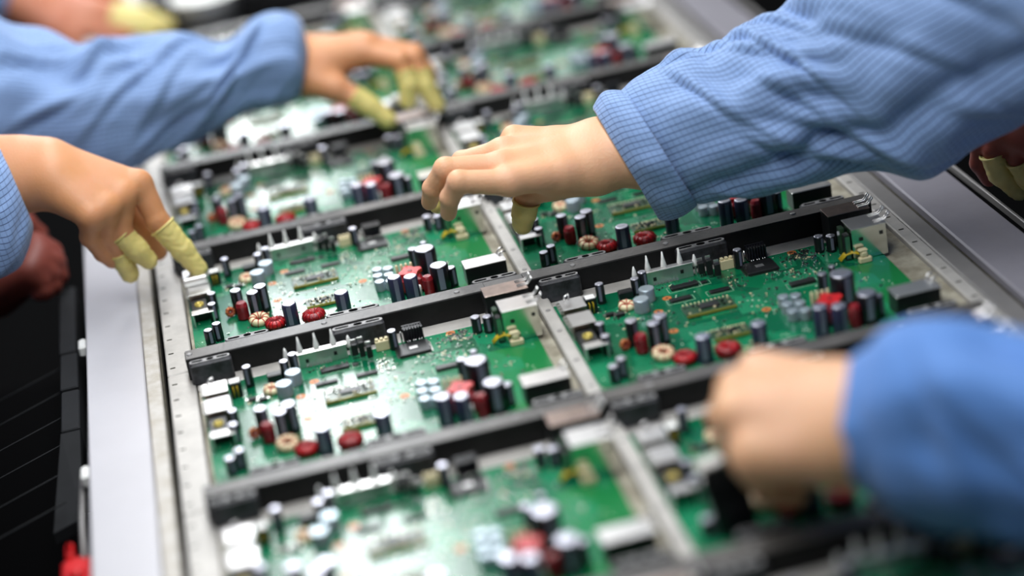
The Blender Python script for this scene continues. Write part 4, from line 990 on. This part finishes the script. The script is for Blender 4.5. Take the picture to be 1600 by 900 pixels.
def cr(P, t):       # Catmull-Rom through the stations
    n = len(P); x = t * (n - 1); i = min(int(x), n - 2); f = x - i
    p0, p1, p2, p3 = P[max(i - 1, 0)], P[i], P[i + 1], P[min(i + 2, n - 1)]
    return 0.5 * ((2 * p1) + (-p0 + p2) * f + (2 * p0 - 5 * p1 + 4 * p2 - p3) * f * f + (-p0 + 3 * p1 - 3 * p2 + p3) * f ** 3)
def tube_cloth(stations, nr, nt, wrinkle, extra=()):
    """rings through the stations -> verts, quads, uv (metres)"""
    C_ = [Vector(s[0]) for s in stations] + [Vector(e[0]) for e in extra]
    A_ = [Vector(s[1]) for s in stations] + [Vector(e[1]) for e in extra]
    B_ = [Vector(s[2]) for s in stations] + [Vector(e[2]) for e in extra]
    V, UV, s_len, prev = [], [], 0.0, None
    for i in range(nr):
        t = i / (nr - 1)
        c, a, b = cr(C_, t), cr(A_, t), cr(B_, t)
        if prev is not None: s_len += (c - prev).length
        prev = c
        rm = (a.length + b.length) / 2
        for j in range(nt + 1):
            g = 2 * PI * j / nt
            rad = a * math.cos(g) + b * math.sin(g)
            nrm = rad.normalized()
            w = wrinkle(t, s_len, g % (2 * PI), c + rad)
            V.append(c + rad + nrm * w); UV.append(((g - PI / 2) * rm, s_len))
    Q = []
    for i in range(nr - 1):
        for j in range(nt):
            k = i * (nt + 1) + j
            Q.append((k, k + 1, k + nt + 2, k + nt + 1))
    return V, Q, UV
def cloth_object(name, tubes, matn, parent, thick=0.0012):
    V, Q, UV = [], [], []
    for v, q, u in tubes:
        o = len(V); V += v; UV += u; Q += [tuple(i + o for i in f) for f in q]
    me = bpy.data.meshes.new(name)
    me.from_pydata([tuple(v) for v in V], [], Q)
    uvl = me.uv_layers.new(name='weave')
    li = np.empty(len(me.loops), dtype=np.int32); me.loops.foreach_get('vertex_index', li)
    uvl.data.foreach_set('uv', np.array(UV, dtype=np.float32)[li].ravel())
    me.materials.append(M[matn])
    me.polygons.foreach_set('use_smooth', [True] * len(me.polygons))
    me.update()
    ob = bpy.data.objects.new(name, me); COL.objects.link(ob); ob.parent = parent
    so_ = ob.modifiers.new('thickness', 'SOLIDIFY'); so_.thickness = thick; so_.offset = -1
    return ob
def nz(x, y, z=0.0): return noise.noise(Vector((x, y, z)))
def ridge(x): return 1 - abs(x) * 2
def gauss(x, w): return math.exp(-(x / w) ** 2)
def creases(seed, n, s0, s1, amp, g0=0.2, g1=3.0):
    """straight sharp folds lying on the cloth: (angle, distance) start, heading, length, depth"""
    r_ = random.Random(seed); L_ = []
    for i in range(n):
        L_.append((r_.uniform(g0, g1), r_.uniform(s0, s1), r_.uniform(-1.15, -0.15), r_.uniform(0.018, 0.055), amp * r_.uniform(0.5, 1.0), r_.uniform(0.0035, 0.0080)))
    def f(s, g):
        w = 0
        for gc, sc, h, ln, am, wd in L_:
            dx, dy = (g - gc) * 0.062, s - sc
            al = dx * math.sin(h) + dy * math.cos(h); pe = dx * math.cos(h) - dy * math.sin(h)
            if abs(al) > 2.4 * ln or abs(pe) > 5 * wd: continue
            w += am * math.exp(-(al / ln) ** 2) * (-math.exp(-(pe / wd) ** 2) + 0.9 * math.exp(-((pe - 1.7 * wd) / (1.3 * wd)) ** 2))
        return w
    return f
def wrinkles(seed, amp, slant=3.0, fs=9.0, ft=1.0):
    def f(t, s, g, p):
        c, q = math.cos(g), math.sin(g)
        a = nz(s * fs + c * slant * 0.5, q * 1.4 * ft + seed, c * 1.4 * ft)
        b = nz(s * fs * 2.3 + q * slant * 0.4 + 7, c * 2.4 * ft, q * 2.4 * ft + seed)
        r = ridge(nz(s * fs * 1.2 + 3, c * 1.8 + q * 1.1, q * 1.8 + seed * 2))
        e = min(1.0, 0.35 + s * 12)
        return amp * e * (a * 1.0 + b * 0.35 + (r - 0.6) * 0.5)
    return f
def torso_tube(cx, cy, z0, z1, rx, ry):
    st = []
    for k in range(7):
        z = z0 + (z1 - z0) * k / 6
        s_ = (1.0, 0.98, 0.96, 1.0, 1.02, 0.80, 0.30)[k]
        st.append(((cx, cy, z), (rx * s_, 0, 0), (0, ry * s_, 0)))
    return st

# the person on the right: right hand in focus, left fist blurred in the foreground
pr = empty('person', (1.02, -0.20, -0.90))
tag(pr, 'person in blue gridded coat on the right, one bare hand in focus, one blurred fist', 'person')
INV = Matrix.Translation((-1.02, 0.20, 0.90))
def adopt(o, inv): o.matrix_parent_inverse = inv; return o
adopt(body_mesh('body', ['right_reach', 'left_fist'], 'skin_peach', pr, 0.0014, (1.05, -0.18)), INV)
for c_ in [None]:
    before = set(bpy.data.objects)
    cots('right_reach', pr)
    for o in set(bpy.data.objects) - before:
        if o.parent == pr: adopt(o, INV)

cr_main = creases(17, 34, 0.02, 0.42, 0.0056, 0.1, 3.1)
cr_left = creases(5, 14, 0.02, 0.25, 0.0085, 0.3, 3.0)
cr_far = creases(9, 26, 0.02, 0.40, 0.0090, 0.2, 3.0)
cr_near = creases(4, 12, 0.01, 0.16, 0.0060, 0.2, 3.0)
def main_wr(t, s, g, p):
    # g = 0 at the lower edge, pi at the upper edge, pi/2 towards the camera
    w = wrinkles(3, 0.0045, 3.0, 8.0)(t, s, g, p)
    e = min(1.0, s * 14)
    # long crease rising from the lower cuff into the forearm, and its companion roll
    gc = 0.62 + 0.55 * math.sin(s * 9.0) * 0.5 + s * 1.1
    w += e * (-0.0085 * gauss(g - gc, 0.13) + 0.0060 * gauss(g - gc + 0.30, 0.20) + 0.0030 * gauss(g - gc - 0.34, 0.26))
    gd = 1.35 + s * 1.3
    w += e * (-0.0040 * gauss(g - gd, 0.16) + 0.0030 * gauss(g - gd - 0.35, 0.25)) * gauss(s - 0.16, 0.10)
    ge = 2.3 - s * 1.5
    w += e * (-0.0035 * gauss(g - ge, 0.18) + 0.0030 * gauss(g - ge + 0.35, 0.2)) * gauss(s - 0.10, 0.08)
    w += 0.0010 * nz(p.x * 60, p.y * 60, p.z * 60)
    w += e * cr_main(s, g)
    return w
sh_r = shoulder_rings('right_reach', 1.05, -0.18)
sl1 = tube_cloth(SLEEVES['right_sleeve'], 190, 150, main_wr, sh_r)
def left_wr(t, s, g, p):
    w = wrinkles(8, 0.0075, 2.0, 7.0)(t, s, g, p)
    w += min(1, s * 10) * 0.010 * (-gauss(g - 2.5 + s * 1.5, 0.30) * gauss(s - 0.10, 0.07) + 0.8 * gauss(g - 1.9 + s, 0.3) * gauss(s - 0.10, 0.07))
    return w + min(1, s * 10) * cr_left(s, g)
sh_l = shoulder_rings('left_fist', 1.05, -0.18)
sl2 = tube_cloth(SLEEVES['left_sleeve'], 110, 100, left_wr, sh_l)
tor = tube_cloth(torso_tube(1.05, -0.18, -0.45, 0.56, 0.13, 0.23), 60, 90, wrinkles(5, 0.010, 2.0, 5.0))
adopt(cloth_object('work_coat', [sl1, tor], 'fabric', pr), INV)
adopt(cloth_object('coat_sleeve', [sl2], 'fabric_deep', pr), INV)
def cuff_wr(t, s, g, p):
    return 0.0020 * nz(math.cos(g) * 3, math.sin(g) * 3, 4.0 + t * 2) + 0.0012 * math.sin(g * 9 + t * 3) * (1 - abs(t - 0.5)) * 0.5
adopt(cloth_object('turned_back_cuff', [tube_cloth(SLEEVES['right_cuff'], 40, 150, cuff_wr)], 'fabric', pr, 0.0016), INV)
adopt(cloth_object('turned_back_cuff', [tube_cloth(SLEEVES['left_cuff'], 30, 90, cuff_wr)], 'fabric_deep', pr, 0.0016), INV)

# the person on the left: near hand and far hand with yellow finger cots
pl = empty('person', (-0.75, 0.45, -0.90))
tag(pl, 'person in blue work coat reaching in from the left, yellow finger cots on both hands', 'person')
INV2 = Matrix.Translation((0.75, -0.45, 0.90))
adopt(body_mesh('body', ['near_hand', 'far_hand'], 'skin_tan', pl, 0.0016, (-0.76, 0.48)), INV2)
before = set(bpy.data.objects)
cots('near_hand', pl); cots('far_hand', pl)
for o in set(bpy.data.objects) - before:
    if o.parent == pl: adopt(o, INV2)
def far_wr(t, s, g, p):
    w = wrinkles(12, 0.010, 3.0, 8.0)(t, s, g, p)
    w += min(1, s * 8) * 0.006 * math.sin(s * 60 + 1.5 * math.cos(g) + 2 * nz(s * 5, g))
    return w + min(1, s * 10) * cr_far(s, g)
far = tube_cloth(SLEEVES['far_sleeve'], 130, 110, far_wr, shoulder_rings('far_hand', -0.76, 0.48))
near_b = wrinkles(21, 0.006, 2.0, 9.0)
near = tube_cloth(SLEEVES['near_sleeve'], 90, 100, lambda t, s, g, p: near_b(t, s, g, p) + min(1, s * 12) * cr_near(s, g), shoulder_rings('near_hand', -0.76, 0.48))
tor2 = tube_cloth(torso_tube(-0.76, 0.48, -0.45, 0.54, 0.13, 0.22), 60, 90, wrinkles(6, 0.010, 2.0, 5.0))
adopt(cloth_object('work_coat', [far, near, tor2], 'fabric', pl), INV2)

# glimpsed hands
def glimpse(key, sleeve, skin, base, label, seed, with_cots):
    p = empty('person', base); tag(p, label, 'person')
    inv = Matrix.Translation(-Vector(base))
    adopt(body_mesh('body', [key], skin, p, 0.002), inv)
    if with_cots:
        before = set(bpy.data.objects); cots(key, p)
        for o in set(bpy.data.objects) - before:
            if o.parent == p: adopt(o, inv)
    if sleeve:
        adopt(cloth_object('work_coat', [tube_cloth(SLEEVES[sleeve], 60, 70, wrinkles(seed, 0.006))], 'fabric', p), inv)
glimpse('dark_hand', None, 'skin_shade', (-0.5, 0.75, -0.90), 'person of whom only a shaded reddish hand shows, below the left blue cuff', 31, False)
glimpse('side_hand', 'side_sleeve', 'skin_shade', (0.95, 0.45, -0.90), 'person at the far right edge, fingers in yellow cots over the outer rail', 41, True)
glimpse('back_hand_a', 'back_sleeve', 'skin_pink', (-0.6, 1.5, -0.90), 'person far back at top left, blurred orange hand with yellow finger cots', 51, True)
# ------------------------------------------------------------------ machine parts beside the line
mf = empty('machine_cover', (-0.205, 0.25, -0.30))
tag(mf, 'dark grey ribbed machine cover in the shadow left of the pale deck', 'machine cover')
def mp(name, mb, inv=Matrix.Translation((0.205, -0.25, 0.30))):
    o = mb.build(name, mf); o.matrix_parent_inverse = inv; return o
for y0, y1, x0 in ((0.30, 0.46, -0.190), (0.22, 0.296, -0.189), (0.135, 0.214, -0.188)):
    mp('post_panel', MB().box(x0, x0 + 0.016, y0, y1, -0.10, -0.020, 'dark_panel', 0.001))
b = MB()
b.add([(-0.188, 0.130, -0.020), (-0.172, 0.130, -0.020), (-0.180, 0.050, -0.060), (-0.205, 0.045, -0.065), (-0.188, 0.130, -0.030), (-0.172, 0.130, -0.030), (-0.180, 0.050, -0.070), (-0.205, 0.045, -0.075)],
      [(0, 3, 2, 1), (4, 5, 6, 7), (0, 1, 5, 4), (1, 2, 6, 5), (2, 3, 7, 6), (3, 0, 4, 7)], 'dark_panel')
mp('bent_flap', b)
for k in range(6):
    y = 0.33 - k * 0.055
    mp('cable', MB().tube([(-0.190, y, -0.045), (-0.24, y - 0.012, -0.055), (-0.36, y - 0.05, -0.075)], 0.0007, 'dark_panel', 6))
mp('back_sheet', MB().box(-0.42, -0.21, -0.6, 0.9, -0.32, -0.30, 'black_void'))
for y, z in ((0.285, -0.012), (0.030, -0.014)):
    b = MB().box(-0.1700, -0.1622, y - 0.010, y + 0.010, z - 0.006, z + 0.004, 'white', 0.0015)
    o = b.build('white_roller_clip'); tag(o, 'small white clip on the outer deck edge, ' + ('by the dark cover panels' if y > 0.1 else 'above the red clamp'), 'clip', 'white clips on the deck edge')
b = MB().tube([(-0.171, 0.055, -0.022), (-0.1725, -0.030, -0.024), (-0.1725, -0.075, -0.030)], 0.0022, 'rail', 8)
o = b.build('metal_rod'); tag(o, 'thin pale metal rod running down to the red clamp beside the deck', 'rod')
rc = empty('red_clamp', (-0.178, -0.080, -0.035))
tag(rc, 'red plastic toggle clamp with a long dark red lever at the lower left', 'clamp')
b = MB().box(-0.012, 0.011, -0.055, 0.012, -0.020, 0.006, 'clamp_red', 0.003).box(-0.008, -0.002, 0.008, 0.030, -0.012, 0.010, 'clamp_red', 0.002)
b.lathe([(0.006, 0.004), (0.006, 0.010), (0.003, 0.012)], 'clamp_red', 14, (0, -0.02, 0))
b.build('clamp_body', rc)
MB().tube([(-0.010, 0.0, -0.010), (-0.06, -0.022, -0.018), (-0.14, -0.050, -0.03)], 0.0050, 'dark_red', 10).build('lever', rc)

# held parts and background
b = MB().box(-0.0665, -0.0440, 0.302, 0.325, 0.0145, 0.0225, 'steel', 0.001).box(-0.066, -0.0445, 0.3015, 0.324, 0.0145, 0.018, 'white', 0.0008)
o = b.build('metal_socket', loc=(0, 0, 0)); tag(o, 'shiny metal socket pinched under the near left fingertip', 'electronic part')
b = MB().box(-0.010, 0.010, -0.006, 0.006, -0.005, 0.005, 'steel', 0.001)
o = b.build('metal_socket', loc=(0.188, 0.615, 0.046)); tag(o, 'small bright part held between the far hand finger cots', 'electronic part')
b = MB().box(-0.0140, 0.0140, -0.006, 0.006, 0.0, 0.054, 'cap_black', 0.001).box(-0.0145, 0.0145, -0.0065, 0.0065, 0.054, 0.057, 'tray_metal', 0.0008)
for dx in (-0.010, 0, 0.010): b.box(dx - 0.0012, dx + 0.0012, -0.0066, -0.0058, 0.004, 0.046, 'chip')
o = b.build('upright_module', loc=(0.268, -0.309, 0.0015)); o.rotation_euler = (0, math.radians(-9), 0); tag(o, 'tall black upright module with a pale top edge, left of the blurred fist', 'electronic part')
# pale bowl of parts far behind
b = MB().lathe([(0.026, 0), (0.040, 0.006), (0.047, 0.034), (0.049, 0.036), (0.045, 0.036), (0.038, 0.010), (0.0, 0.008)], 'white', 28, cap=False)
o = b.build('parts_bowl', loc=(0.0176, 1.272, 0.003)); tag(o, 'pale round bowl, heavily blurred, at the top left behind the far sleeve', 'bowl')
